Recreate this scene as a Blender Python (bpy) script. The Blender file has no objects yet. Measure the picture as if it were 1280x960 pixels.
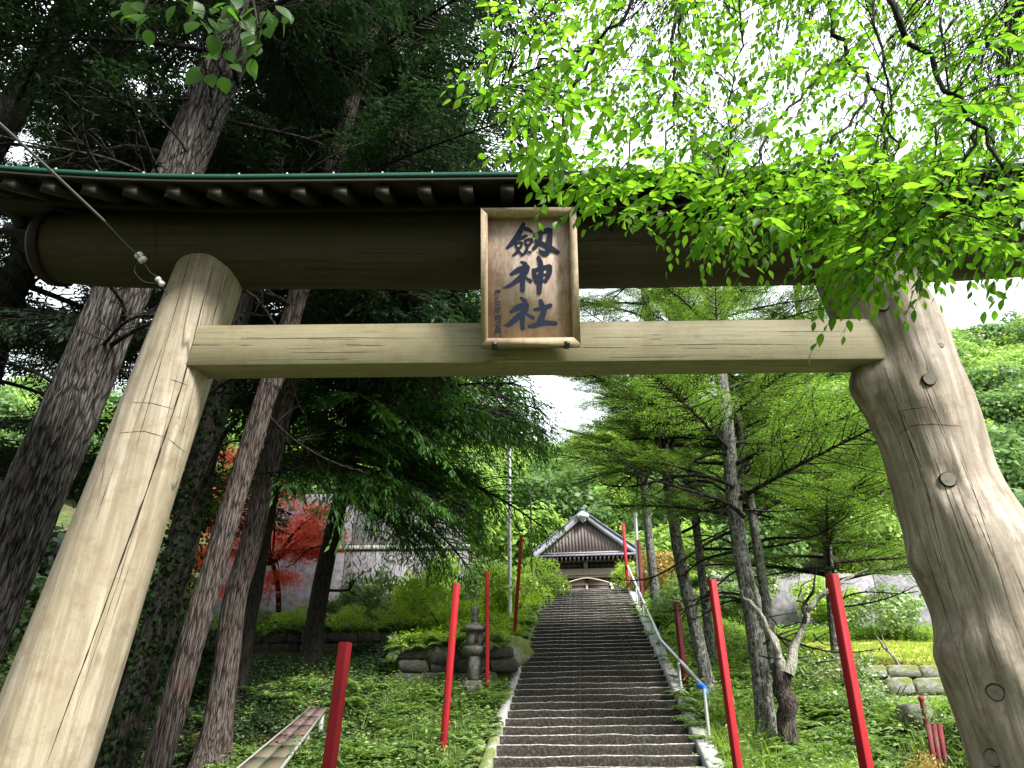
import bpy, math, random
import numpy as np
from mathutils import Vector, Matrix
from mathutils.bvhtree import BVHTree
R = math.radians
rng = np.random.default_rng(7)
random.seed(7)
sc = bpy.context.scene
col = sc.collection

# ---------------------------------------------------------------- camera
EYE = Vector((0.0, 0.0, 1.55)); FPX = 860.0; PITCH = R(26.5); ROLL = R(0.57)
_F = Vector((0, math.cos(PITCH), math.sin(PITCH)))
_R0 = Vector((1, 0, 0)); _U0 = Vector((0, -math.sin(PITCH), math.cos(PITCH)))
_R = _R0*math.cos(ROLL) - _U0*math.sin(ROLL)
_U = _U0*math.cos(ROLL) + _R0*math.sin(ROLL)
cam = bpy.data.cameras.new('camera'); camo = bpy.data.objects.new('camera', cam); col.objects.link(camo)
cam.sensor_width = 36; cam.lens = 36*FPX/1280; cam.clip_start = 0.05; cam.clip_end = 1000
camo.matrix_world = Matrix(((_R.x, _U.x, -_F.x, EYE.x), (_R.y, _U.y, -_F.y, EYE.y), (_R.z, _U.z, -_F.z, EYE.z), (0, 0, 0, 1)))
sc.camera = camo

def ray(px, py): return _F + _R*((px-640)/FPX) + _U*((480-py)/FPX)
def at(px, py, Y):                       # the place at distance Y ahead that a pixel of the photograph shows
    r = ray(px, py); return EYE + r*(Y/r.y)
def atZ(px, py, Z): return EYE + ray(px, py)*Z
def proj(P):                             # P: (n,3) -> px, py, depth
    d = np.asarray(P) - np.array(EYE)
    z = d@np.array(_F); return 640+FPX*(d@np.array(_R))/z, 480-FPX*(d@np.array(_U))/z, z

# ---------------------------------------------------------------- sky, sun, exposure
SUN_EL, SUN_AZ = R(43), R(134)           # azimuth clockwise from +Y
w = bpy.data.worlds.new('World'); sc.world = w; w.use_nodes = True
wn = w.node_tree.nodes; wl = w.node_tree.links; wn.clear()
sky = wn.new('ShaderNodeTexSky'); sky.sky_type = 'NISHITA'; sky.sun_disc = False
sky.sun_elevation = SUN_EL; sky.sun_rotation = SUN_AZ; sky.dust_density = 3
tc = wn.new('ShaderNodeTexCoord'); sx = wn.new('ShaderNodeSeparateXYZ'); wl.new(tc.outputs['Generated'], sx.inputs[0])
mr = wn.new('ShaderNodeMapRange'); wl.new(sx.outputs['Z'], mr.inputs[0])
mr.inputs[1].default_value = 0; mr.inputs[2].default_value = 1; mr.inputs[3].default_value = 4.6; mr.inputs[4].default_value = 17.0
cn = wn.new('ShaderNodeTexNoise'); cn.inputs['Scale'].default_value = 2.5; cn.inputs['Detail'].default_value = 5
wl.new(tc.outputs['Generated'], cn.inputs['Vector'])
cm = wn.new('ShaderNodeMapRange'); wl.new(cn.outputs['Fac'], cm.inputs[0]); cm.inputs[1].default_value = .3; cm.inputs[2].default_value = .7; cm.inputs[3].default_value = .8; cm.inputs[4].default_value = 1.15
mu = wn.new('ShaderNodeMath'); mu.operation = 'MULTIPLY'; wl.new(mr.outputs[0], mu.inputs[0]); wl.new(cm.outputs[0], mu.inputs[1])
vs = wn.new('ShaderNodeVectorMath'); vs.operation = 'SCALE'; vs.inputs[0].default_value = (.93, .99, 1.03); wl.new(mu.outputs[0], vs.inputs['Scale'])
mx = wn.new('ShaderNodeMix'); mx.data_type = 'RGBA'; mx.inputs[0].default_value = .88
wl.new(sky.outputs[0], mx.inputs[6]); wl.new(vs.outputs[0], mx.inputs[7])
bg = wn.new('ShaderNodeBackground'); bg.inputs[1].default_value = 0.078; wl.new(mx.outputs[2], bg.inputs[0])
wo = wn.new('ShaderNodeOutputWorld'); wl.new(bg.outputs[0], wo.inputs[0])
sl = bpy.data.lights.new('sun', 'SUN'); sl.energy = 4.2; sl.angle = R(14); sl.color = (1, .96, .9)
so = bpy.data.objects.new('sun', sl); col.objects.link(so)
sd = Vector((math.sin(SUN_AZ)*math.cos(SUN_EL), math.cos(SUN_AZ)*math.cos(SUN_EL), math.sin(SUN_EL)))
so.rotation_euler = sd.to_track_quat('Z', 'Y').to_euler(); so.location = (6, -6, 12)
sc.view_settings.view_transform = 'Standard'; sc.view_settings.look = 'None'
sc.view_settings.exposure = 1.6; sc.view_settings.gamma = 1; sc.view_settings.use_curve_mapping = False
sc.cycles.max_bounces = 8; sc.cycles.transmission_bounces = 4; sc.cycles.diffuse_bounces = 3; sc.cycles.transparent_max_bounces = 8

# ---------------------------------------------------------------- noise
def _h(i, j, k, s):
    n = (i*374761393 + j*668265263 + k*2147483647 + s*974634777) & 0xffffffff
    n = ((n ^ (n >> 13))*1274126177) & 0xffffffff
    n = ((n ^ (n >> 16))*2246822519) & 0xffffffff
    return ((n ^ (n >> 15)) & 0xffff)/65535.0
def vn(x, y, z=0, s=0):
    x, y, z = np.broadcast_arrays(np.asarray(x, float), np.asarray(y, float), np.asarray(z, float))
    i, j, k = np.floor(x).astype(np.int64), np.floor(y).astype(np.int64), np.floor(z).astype(np.int64)
    fx, fy, fz = x-i, y-j, z-k
    fx, fy, fz = fx*fx*(3-2*fx), fy*fy*(3-2*fy), fz*fz*(3-2*fz)
    r = 0
    for a in (0, 1):
        for b in (0, 1):
            for c in (0, 1):
                r = r + _h(i+a, j+b, k+c, s)*(fx if a else 1-fx)*(fy if b else 1-fy)*(fz if c else 1-fz)
    return r
def fbm(x, y, z=0, s=0, o=4):
    r = 0; a = .5; t = 0
    for q in range(o):
        r = r + a*vn(np.asarray(x)*2**q, np.asarray(y)*2**q, np.asarray(z)*2**q, s+q); t += a; a *= .5
    return r/t

# ---------------------------------------------------------------- mesh helpers
def mk_mesh(name, V, F, mats, mi=None, smooth=False):
    """F: array (n,k) or list of such arrays"""
    V = np.asarray(V, dtype=np.float32).reshape(-1, 3)
    Fs = F if isinstance(F, list) else [F]
    Fs = [np.asarray(f, dtype=np.int32) for f in Fs if len(f)]
    me = bpy.data.meshes.new(name)
    nl = sum(f.size for f in Fs); nf = sum(len(f) for f in Fs)
    me.vertices.add(len(V)); me.vertices.foreach_set('co', V.ravel())
    me.loops.add(nl); me.loops.foreach_set('vertex_index', np.concatenate([f.ravel() for f in Fs]))
    me.polygons.add(nf)
    tot = np.concatenate([np.full(len(f), f.shape[1], np.int32) for f in Fs])
    st = np.concatenate([[0], np.cumsum(tot)[:-1]]).astype(np.int32)
    me.polygons.foreach_set('loop_start', st)
    if mi is not None: me.polygons.foreach_set('material_index', np.asarray(mi, np.int32))
    if smooth: me.polygons.foreach_set('use_smooth', np.ones(nf, bool))
    for m in (mats if isinstance(mats, (list, tuple)) else [mats]): me.materials.append(m)
    me.update(calc_edges=True); me.validate()
    return me
class MB:
    """collects shapes into one mesh"""
    def __init__(s): s.v = []; s.f = {}; s.m = {}; s.n = 0
    def add(s, V, F, mi=0):
        V = np.asarray(V, float).reshape(-1, 3)
        Fs = F if isinstance(F, list) and len(F) and isinstance(F[0], np.ndarray) else None
        if Fs is None:
            d = {}
            for f in F: d.setdefault(len(f), []).append(list(f))
            Fs = [np.array(q) for q in d.values()]
        for f in Fs:
            k = f.shape[1]
            s.f.setdefault(k, []).append(f+s.n); s.m.setdefault(k, []).append(np.full(len(f), mi, np.int32))
        s.v.append(V); s.n += len(V); return s
    def box(s, lo, hi, mi=0, M=None, bev=0.0):
        (a, b, c), (d, e, f) = lo, hi
        if bev > 0:
            V, F = bevbox(a, b, c, d, e, f, bev)
        else:
            V = [(a, b, c), (d, b, c), (d, e, c), (a, e, c), (a, b, f), (d, b, f), (d, e, f), (a, e, f)]
            F = [(0, 3, 2, 1), (4, 5, 6, 7), (0, 1, 5, 4), (1, 2, 6, 5), (2, 3, 7, 6), (3, 0, 4, 7)]
        if M is not None: V = [M @ Vector(v) for v in V]
        return s.add([tuple(v) for v in V], F, mi)
    def tube(s, pts, rad, seg=8, mi=0, caps=True):
        V, F, C = tube(pts, rad, seg); s.add(V, [F], mi)
        if caps:
            n = len(pts); s.n -= 0
            V0 = V[:seg]; V1 = V[-seg:]
            s.add(V0, [np.array([list(range(seg))[::-1]])], mi); s.add(V1, [np.array([list(range(seg))])], mi)
        return s
    def build(s, name, mats, parent=None, smooth=False, loc=None):
        F = []; M = []
        for k in s.f: F.append(np.concatenate(s.f[k])); M.append(np.concatenate(s.m[k]))
        V = np.concatenate(s.v)
        if parent is not None and loc is None: V = V - np.array(origin(parent))
        me = mk_mesh(name, V, F, mats, np.concatenate(M), smooth)
        return link(name, me, parent)
def bevbox(a, b, c, d, e, f, r):
    """box with chamfered edges"""
    import itertools
    V = []; idx = {}
    X = (a, d); Y = (b, e); Z = (c, f)
    for i, j, k in itertools.product((0, 1), repeat=3):
        sx, sy, sz = (r, -r)[i], (r, -r)[j], (r, -r)[k]
        for ax in range(3):
            p = [X[i]+sx, Y[j]+sy, Z[k]+sz]; p[ax] = (X[i], Y[j], Z[k])[ax]
            idx[(i, j, k, ax)] = len(V); V.append(tuple(p))
    F = []
    for ax in range(3):
        o = [q for q in range(3) if q != ax]
        for s_ in (0, 1):
            q = []
            for (u, v) in ((0, 0), (1, 0), (1, 1), (0, 1)):
                t = [0, 0, 0]; t[ax] = s_; t[o[0]] = u; t[o[1]] = v; q.append(idx[(*t, ax)])
            if (s_ == 0) != (ax == 1): q = q[::-1]
            F.append(tuple(q))
    for ax in range(3):
        o = [q for q in range(3) if q != ax]
        for u in (0, 1):
            for v in (0, 1):
                t0 = [0, 0, 0]; t1 = [0, 0, 0]; t0[ax] = 0; t1[ax] = 1; t0[o[0]] = t1[o[0]] = u; t0[o[1]] = t1[o[1]] = v
                F.append((idx[(*t0, o[0])], idx[(*t0, o[1])], idx[(*t1, o[1])], idx[(*t1, o[0])]))
    for i, j, k in itertools.product((0, 1), repeat=3): F.append((idx[(i, j, k, 0)], idx[(i, j, k, 1)], idx[(i, j, k, 2)]))
    A_ = np.array(V); c0 = A_.mean(0); G = []
    for q in F:
        P_ = A_[list(q)]; nn = np.cross(P_[1]-P_[0], P_[2]-P_[0]); G.append(q if nn@(P_.mean(0)-c0) > 0 else q[::-1])
    return V, G
def frames(P):
    P = np.asarray(P, float); T = np.gradient(P, axis=0); T /= np.linalg.norm(T, axis=1)[:, None]+1e-9
    ref = np.array([0, 0, 1.0]) if abs(T[0, 2]) < .9 else np.array([1.0, 0, 0])
    A = np.zeros_like(P); u = np.cross(ref, T[0]); u /= np.linalg.norm(u)
    for i in range(len(P)):
        u = u - T[i]*np.dot(u, T[i]); u /= np.linalg.norm(u)+1e-9; A[i] = u
    return T, A, np.cross(T, A)
def tube(pts, rad, seg=8, disp=None):
    P = np.asarray([tuple(p) for p in pts], float); n = len(P)
    rad = np.broadcast_to(np.asarray(rad, float), (n,)) if np.ndim(rad) < 2 else np.asarray(rad)
    T, A, B = frames(P); th = np.linspace(0, 2*np.pi, seg, endpoint=False)
    rr = rad[:, None] if rad.ndim == 1 else rad
    rr = np.broadcast_to(rr, (n, seg))
    if disp is not None: rr = rr + disp
    V = P[:, None]+rr[..., None]*(A[:, None]*np.cos(th)[None, :, None]+B[:, None]*np.sin(th)[None, :, None])
    i = np.arange(n-1)[:, None]*seg; j = np.arange(seg)[None]; j2 = (j+1) % seg
    F = np.stack([i+j, i+j2, i+seg+j2, i+seg+j], -1).reshape(-1, 4)
    return V.reshape(-1, 3), F, P
def spline(pts, n):
    P = np.asarray([tuple(p) for p in pts], float)
    if len(P) == 2: t = np.linspace(0, 1, n)[:, None]; return P[0]*(1-t)+P[1]*t
    Q = np.vstack([2*P[0]-P[1], P, 2*P[-1]-P[-2]]); out = []
    u = np.linspace(0, len(P)-1, n)
    for q in u:
        i = min(int(q), len(P)-2); t = q-i; a, b, c, d = Q[i:i+4]
        out.append(.5*((2*b)+(-a+c)*t+(2*a-5*b+4*c-d)*t*t+(-a+3*b-3*c+d)*t**3))
    return np.array(out)
_org = {}
def origin(o):
    p = Vector((0, 0, 0))
    while o is not None: p = p + o.location; o = o.parent
    return p
def link(name, me, parent=None):
    o = bpy.data.objects.new(name, me); col.objects.link(o)
    if parent is not None: o.parent = parent
    return o
def thing(name, label, cat, loc=(0, 0, 0), group=None):
    o = bpy.data.objects.new(name, None); col.objects.link(o); o.location = loc; o.empty_display_size = .2
    o['label'] = label; o['category'] = cat
    if group: o['group'] = group
    return o
def tag(o, label=None, cat=None, group=None, kind=None):
    if label: o['label'] = label
    if cat: o['category'] = cat
    if group: o['group'] = group
    if kind: o['kind'] = kind
    return o
def rep(V, F, T, extra=None):
    """replicate a template: T (n,4,4) -> verts, faces"""
    V = np.asarray(V, float); F = np.asarray(F); n = len(T)
    W = np.einsum('nij,vj->nvi', T[:, :3, :3], V)+T[:, None, :3, 3]
    G = F[None]+(np.arange(n)*len(V))[:, None, None]
    return W.reshape(-1, 3), G.reshape(-1, F.shape[1])
def mats_from(P, X, N, S):
    """matrices with local x along X, z near N, scale S"""
    X = X/np.linalg.norm(X, axis=1)[:, None]
    Y = np.cross(N, X); Y /= np.linalg.norm(Y, axis=1)[:, None]+1e-9; Z = np.cross(X, Y)
    T = np.zeros((len(P), 4, 4)); S = np.broadcast_to(np.asarray(S, float), (len(P),))
    T[:, :3, 0] = X*S[:, None]; T[:, :3, 1] = Y*S[:, None]; T[:, :3, 2] = Z*S[:, None]; T[:, :3, 3] = P; T[:, 3, 3] = 1
    return T

# ---------------------------------------------------------------- materials
class Mat:
    def __init__(s, name):
        s.m = bpy.data.materials.new(name); s.m.use_nodes = True; s.t = s.m.node_tree; s.t.nodes.clear()
        s.out = s.t.nodes.new('ShaderNodeOutputMaterial')
    def n(s, ty, props=None, **inp):
        nd = s.t.nodes.new('ShaderNode'+ty)
        for k, v in (props or {}).items(): setattr(nd, k, v)
        for k, v in inp.items():
            key = int(k[1:]) if k[0] == 'i' and k[1:].isdigit() else k.replace('_', ' ')
            s.set(nd.inputs[key], v)
        return nd
    def set(s, sock, v):
        if isinstance(v, bpy.types.NodeSocket): s.t.links.new(v, sock)
        elif isinstance(v, bpy.types.Node): s.t.links.new(v.outputs[0], sock)
        else:
            if isinstance(v, tuple) and len(v) == 3 and sock.type == 'RGBA': v = (*v, 1)
            sock.default_value = v
    def coord(s, scale=(1, 1, 1), kind='Object', rot=(0, 0, 0)):
        t = s.n('TexCoord'); return s.n('Mapping', Vector=t.outputs[kind], Scale=scale, Rotation=rot).outputs[0]
    def noise(s, vec, scale=5, detail=4, rough=.55, dist=0):
        return s.n('TexNoise', Vector=vec, Scale=float(scale), Detail=float(detail), Roughness=rough, Distortion=dist).outputs['Fac']
    def ramp(s, fac, stops, interp='LINEAR'):
        nd = s.n('ValToRGB', Fac=fac); cr = nd.color_ramp; cr.interpolation = interp
        while len(cr.elements) < len(stops): cr.elements.new(.5)
        for e, (p, c) in zip(cr.elements, stops):
            e.position = p; e.color = (*c, 1) if isinstance(c, tuple) else (c, c, c, 1)
        return nd.outputs[0]
    def mix(s, fac, a, b, mode='MIX'):
        nd = s.n('Mix', {'data_type': 'RGBA', 'blend_type': mode}); s.set(nd.inputs[0], fac); s.set(nd.inputs[6], a); s.set(nd.inputs[7], b)
        return nd.outputs[2]
    def math(s, op, a, b=0.0, c=None):
        nd = s.n('Math', {'operation': op}); s.set(nd.inputs[0], a); s.set(nd.inputs[1], b)
        if c is not None: s.set(nd.inputs[2], c)
        return nd.outputs[0]
    def rng(s, v, a, b, c, d):
        return s.n('MapRange', Value=v, From_Min=a, From_Max=b, To_Min=c, To_Max=d).outputs[0]
    def bsdf(s, color, rough=.8, bump=None, bs=.3, bd=.01, spec=.3, metal=0.0):
        p = s.n('BsdfPrincipled', Base_Color=color, Roughness=rough, Metallic=metal); p.inputs['Specular IOR Level'].default_value = spec
        if bump is not None:
            b = s.n('Bump', Height=bump, Strength=bs, Distance=bd); s.t.links.new(b.outputs[0], p.inputs['Normal'])
        s.t.links.new(p.outputs[0], s.out.inputs[0]); return s.m
def leafmat(name, c0, c1, t0, t1, gloss=.06, per='island', rough=.45, tw=.55):
    m = Mat(name)
    r = m.n('NewGeometry').outputs['Random Per Island'] if per == 'island' else m.n('ObjectInfo').outputs['Random']
    d = m.mix(r, c0, c1); t = m.mix(r, t0, t1)
    if per == 'island':
        r2 = m.rng(m.n('ObjectInfo').outputs['Random'], 0, 1, .8, 1.2)
        d = m.n('VectorMath', {'operation': 'SCALE'}, i0=d).outputs[0]; d.node.inputs['Scale'].default_value = 1; m.t.links.new(r2, d.node.inputs['Scale'])
    D = m.n('BsdfDiffuse', Color=d); T = m.n('BsdfTranslucent', Color=t); G = m.n('BsdfGlossy', Roughness=rough); G.inputs[0].default_value = (.9, .95, .9, 1)
    a = m.n('MixShader', Fac=tw, i1=D.outputs[0], i2=T.outputs[0]); b = m.n('MixShader', Fac=gloss, i1=a.outputs[0], i2=G.outputs[0])
    m.t.links.new(b.outputs[0], m.out.inputs[0]); return m.m
def woodmat(name, cols, grain=(6, 6, .5), cracks=True, rough=.65, spec=.3, sc=1.0, stain=None, axis=2, bs=.35):
    """grain runs along `axis`"""
    q_ = min(1.0, sum(cols[1][1])/.45); dk = lambda *c: tuple(x*q_ for x in c)
    m = Mat(name); s = [14*sc]*3; s[axis] = .55*sc; v = m.coord(tuple(s))
    s2 = [50*sc]*3; s2[axis] = 1.6*sc; v2 = m.coord(tuple(s2)); v3 = m.coord((1.3, 1.3, 1.3))
    n1 = m.noise(v, 1, 6, .6, .4); n2 = m.noise(v2, 1, 4, .6, .2); n3 = m.noise(v3, 1.2, 4, .6)
    c = m.ramp(n1, cols); c = m.mix(m.rng(n2, .38, .64, 0, .7), c, m.mix(.5, c, dk(.12, .09, .05)), 'MIX')
    c = m.mix(m.rng(n3, .35, .7, 0, .5), c, stain or cols[0][1])
    n5 = m.noise(m.coord((3, 3, 3)), 2.3, 8, .72, .3); c = m.mix(m.rng(n5, .48, .66, 0, .55), c, m.mix(.5, cols[0][1], dk(.20, .12, .07)))
    n6 = m.noise(m.coord(), 60, 3, .6); c = m.mix(m.rng(n6, .62, .72, 0, .4), c, dk(.06, .045, .03))
    h = m.math('ADD', m.math('MULTIPLY', n1, .5), m.math('MULTIPLY', n2, .5))
    if cracks:
        s4 = [4.5*sc]*3; s4[axis] = .12*sc; v4 = m.coord(tuple(s4))
        vo = m.n('TexVoronoi', {'feature': 'DISTANCE_TO_EDGE'}, Vector=m.mix(.12, v4, m.n('TexNoise', Vector=v4, Scale=1.5).outputs[1]), Scale=1.0).outputs[0]
        k = m.rng(vo, .0, .012, 1, 0); gate = m.rng(m.noise(m.coord((2, 2, .6)), 1.5, 2), .56, .64, 0, .8)
        k = m.math('MULTIPLY', k, gate); c = m.mix(k, c, (.025, .018, .012)); h = m.math('SUBTRACT', h, k)
    return m.bsdf(c, rough, h, bs, .01, spec)
def barkmat(name, dark, mid, light, red=None, sc=1.0, lichen=0.0):
    m = Mat(name); v = m.coord((46*sc, 46*sc, 7*sc)); v1 = m.coord((20*sc, 20*sc, 1.3*sc)); n2 = m.noise(m.coord((1, 1, 1)), 3, 4)
    w_ = m.n('TexNoise', Vector=m.coord((6*sc, 6*sc, 3*sc)), Scale=1.0, Detail=3.0).outputs[1]; vv_ = m.mix(.10, v1, w_, 'LINEAR_LIGHT')
    vo = m.n('TexVoronoi', {'feature': 'DISTANCE_TO_EDGE'}, Vector=vv_, Scale=1.5).outputs[0]; cr = m.rng(vo, 0, .16, 0, 1)
    nf = m.noise(v, 1, 8, .72, .3); n = m.math('ADD', m.math('MULTIPLY', nf, .74), m.math('MULTIPLY', cr, .2))
    c = m.ramp(n, [(.38, dark), (.5, mid), (.66, light)])
    if red: c = m.mix(m.rng(n2, .56, .72, 0, .35), c, red)
    h = n
    if lichen:
        n3 = m.noise(m.coord((1, 1, .8)), 19, 9, .75); c = m.mix(m.rng(n3, .66-.16*lichen, .78-.16*lichen, 0, .8), c, (.30, .33, .28))
    return m.bsdf(c, .9, h, .9, .03, .15)
def stonemat(name, cols, moss=.3, scale=6, mossc=(.055, .08, .014)):
    m = Mat(name); n = m.noise(m.coord(), scale, 8, .7); n2 = m.noise(m.coord(), 2.2, 5, .6); c = m.ramp(n, cols)
    up = m.n('SeparateXYZ', Vector=m.n('NewGeometry').outputs['Normal']).outputs[2]
    f = m.rng(m.math('ADD', m.math('ADD', m.math('MULTIPLY', n2, .75), m.math('MULTIPLY', m.noise(m.coord(), 13, 5), .25)), m.math('MULTIPLY', up, .05)), .64-moss*.2, .74-moss*.2, 0, .9); c = m.mix(f, c, mossc)
    return m.bsdf(c, .92, n, .6, .02, .2)
def paintmat(name, c, worn, amt=.35, rough=.55, scale=9):
    m = Mat(name); n = m.noise(m.coord((1, 1, .35)), scale, 8, .7); n2 = m.noise(m.coord(), 1.7, 3)
    k = m.mix(m.rng(n2, .3, .7, 0, 1), c, tuple(q*.7 for q in c))
    return m.bsdf(m.mix(m.rng(n, .60-.2*amt, .68-.2*amt, 0, .85), k, worn), rough+.12, n, .3, .005, .2)

M = {}
M['wood_pillar'] = woodmat('pale_log_wood', [(.2, (.10, .08, .055)), (.45, (.24, .205, .15)), (.62, (.37, .325, .25)), (.8, (.30, .215, .165))], stain=(.24, .20, .12))
M['wood_right'] = woodmat('weathered_trunk_wood', [(.25, (.065, .052, .044)), (.45, (.26, .22, .175)), (.6, (.42, .37, .31)), (.8, (.30, .235, .17))], sc=1.1, stain=(.20, .165, .12), cracks=True, bs=.6)
M['wood_nuki'] = woodmat('squared_beam_wood', [(.2, (.19, .165, .09)), (.5, (.30, .27, .17)), (.8, (.26, .22, .13))], axis=0, stain=(.22, .21, .12))
M['wood_kasagi'] = woodmat('dark_log_wood', [(.2, (.016, .013, .008)), (.5, (.055, .045, .027)), (.8, (.075, .055, .035))], axis=0, stain=(.022, .019, .012))
M['wood_dark'] = woodmat('dark_roof_timber', [(.2, (.010, .008, .006)), (.5, (.022, .016, .012)), (.8, (.018, .013, .01))], axis=1, cracks=False)
M['wood_rafter'] = woodmat('rafter_wood', [(.2, (.010, .009, .007)), (.5, (.021, .018, .014)), (.8, (.017, .014, .011))], axis=1, cracks=False)
M['cut_end'] = woodmat('cut_knot_wood', [(.2, (.10, .09, .07)), (.5, (.24, .22, .18)), (.8, (.30, .27, .22))], axis=1, cracks=False, sc=2)
M['knot_dark'] = Mat('knot_bark').bsdf((.03, .024, .018), .9)
M['green_metal'] = paintmat('green_sheet_metal', (.004, .05, .03), (.02, .06, .04), .1, .4)
M['red_cap'] = paintmat('dark_red_cap_paint', (.022, .006, .005), (.012, .009, .008), .4)
M['frame_wood'] = woodmat('plaque_frame_wood', [(.2, (.34, .24, .14)), (.5, (.54, .43, .30)), (.8, (.46, .34, .22))], cracks=False, sc=1.6, stain=(.36, .25, .15))
M['board_wood'] = woodmat('plaque_board_wood', [(.2, (.36, .20, .13)), (.42, (.58, .41, .33)), (.6, (.66, .54, .47)), (.8, (.46, .27, .17))], cracks=False, sc=1.3, stain=(.54, .38, .30))
M['ink'] = Mat('blue_black_ink').bsdf((.008, .014, .045), .6)
M['steel'] = Mat('galvanised_steel').bsdf((.45, .47, .48), .45, metal=.6)
M['darksteel'] = Mat('dark_steel').bsdf((.08, .08, .08), .5, metal=.7)
M['porcelain'] = Mat('porcelain').bsdf((.7, .7, .68), .25, spec=.5)
M['red_paint'] = paintmat('red_post_paint', (.33, .012, .018), (.12, .025, .02), .3, .55, 16)
M['red_old'] = paintmat('faded_dark_red_paint', (.14, .02, .025), (.09, .05, .04), .4)
M['red_brown'] = paintmat('red_brown_paint', (.11, .03, .027), (.10, .09, .08), .9, .5, 14)
M['olive'] = paintmat('olive_green_paint', (.10, .12, .075), (.16, .06, .05), .5, .5, 12)
M['seam'] = Mat('pale_seam').bsdf((.20, .20, .18), .7)
M['blue'] = Mat('blue_tape').bsdf((.01, .12, .55), .4)
M['white'] = Mat('white_paper').bsdf((.8, .8, .78), .7)
M['rope'] = Mat('straw_rope').bsdf((.50, .45, .32), .9)
M['stone'] = stonemat('old_grey_stone', [(.3, (.04, .038, .032)), (.5, (.10, .098, .085)), (.7, (.22, .215, .19))], .35, 9)
M['stone_dark'] = stonemat('dark_wall_stone', [(.3, (.02, .02, .017)), (.55, (.055, .052, .045)), (.8, (.10, .10, .08))], .45, 7)
M['moss_stone'] = stonemat('mossy_stone', [(.3, (.10, .10, .08)), (.5, (.2, .2, .17)), (.7, (.3, .3, .27))], .8, 7, (.10, .13, .02))
M['concrete'] = stonemat('pale_concrete', [(.3, (.22, .22, .21)), (.5, (.33, .33, .32)), (.7, (.44, .44, .43))], .25, 10)
M['concrete_wall'] = stonemat('grey_concrete_wall', [(.3, (.10, .095, .105)), (.5, (.19, .18, .20)), (.66, (.27, .26, .28))], .3, 5, (.12, .12, .07))
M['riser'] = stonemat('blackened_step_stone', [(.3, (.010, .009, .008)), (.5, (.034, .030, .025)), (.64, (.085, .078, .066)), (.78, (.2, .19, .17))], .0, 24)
M['tread'] = stonemat('worn_skylit_step_stone', [(.36, (.08, .077, .07)), (.5, (.26, .25, .23)), (.6, (.45, .44, .41))], .0, 16)  # step nosings only: edge wear, plus sky light on the edge painted in
m = Mat('forest_soil'); n = m.noise(m.coord(), 3, 8, .7); n2 = m.noise(m.coord(), .8, 4)
M['soil'] = m.bsdf(m.mix(m.rng(n2, .35, .65, 0, 1), m.ramp(n, [(.3, (.02, .015, .01)), (.5, (.06, .045, .03)), (.7, (.12, .09, .06))]), m.ramp(n, [(.3, (.02, .04, .01)), (.7, (.07, .13, .02))])), .95, n, 1, .05, .1)
m = Mat('lawn_ground'); n = m.noise(m.coord(), 4, 8, .7)
M['lawn'] = m.bsdf(m.ramp(n, [(.3, (.20, .24, .04)), (.5, (.34, .35, .08)), (.7, (.42, .36, .13))]), .95, n, .6, .03, .1)
M['bark_near'] = barkmat('grey_brown_cedar_bark', (.006, .005, .005), (.040, .035, .032), (.145, .132, .12), (.06, .025, .022))
M['bark_red'] = barkmat('reddish_cedar_bark', (.008, .006, .005), (.040, .031, .027), (.115, .098, .087), (.08, .03, .028))
M['bark_dark'] = barkmat('dark_bark', (.006, .005, .004), (.02, .017, .015), (.045, .04, .034))
M['bark_fir'] = barkmat('lichened_fir_bark', (.02, .018, .016), (.08, .075, .068), (.16, .155, .14), lichen=1.0)
M['lichen_wood'] = barkmat('pale_lichened_dead_wood', (.08, .07, .05), (.24, .23, .18), (.45, .46, .38), lichen=.9, sc=2)
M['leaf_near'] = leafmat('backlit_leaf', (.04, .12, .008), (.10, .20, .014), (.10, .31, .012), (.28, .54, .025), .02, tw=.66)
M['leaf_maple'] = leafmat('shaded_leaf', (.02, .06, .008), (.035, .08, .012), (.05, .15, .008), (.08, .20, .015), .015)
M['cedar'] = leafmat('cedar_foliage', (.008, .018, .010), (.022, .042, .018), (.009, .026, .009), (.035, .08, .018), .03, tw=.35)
M['cypress'] = leafmat('cypress_foliage', (.012, .042, .012), (.055, .14, .025), (.02, .09, .012), (.14, .34, .03), .02, tw=.42)
M['fir'] = leafmat('fir_foliage', (.035, .09, .02), (.13, .20, .035), (.08, .20, .02), (.28, .46, .05), .03, tw=.45)
M['hill_a'] = leafmat('bright_hill_foliage', (.14, .26, .05), (.30, .42, .09), (.22, .42, .05), (.42, .60, .10), .02, tw=.4)
M['hill_b'] = leafmat('deep_hill_foliage', (.07, .14, .05), (.16, .26, .08), (.11, .22, .05), (.22, .38, .09), .02, tw=.4)
M['weed'] = leafmat('weed_leaves', (.07, .13, .035), (.28, .37, .13), (.08, .22, .02), (.30, .46, .07), .05, tw=.45)
M['bright'] = leafmat('bright_bush_leaves', (.16, .30, .015), (.34, .46, .03), (.30, .54, .02), (.56, .74, .04), .05, tw=.45)
M['ivy'] = leafmat('dark_ivy_leaves', (.018, .035, .016), (.07, .10, .05), (.02, .06, .015), (.07, .13, .04), .03, tw=.3)
M['red_leaf'] = leafmat('red_maple_leaves', (.45, .02, .03), (.58, .15, .05), (.80, .05, .06), (.88, .28, .08), .02, tw=.5)
M['yellow_leaf'] = leafmat('yellowish_leaves', (.25, .22, .04), (.36, .20, .06), (.4, .36, .05), (.5, .3, .08), .03, tw=.4)

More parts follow.
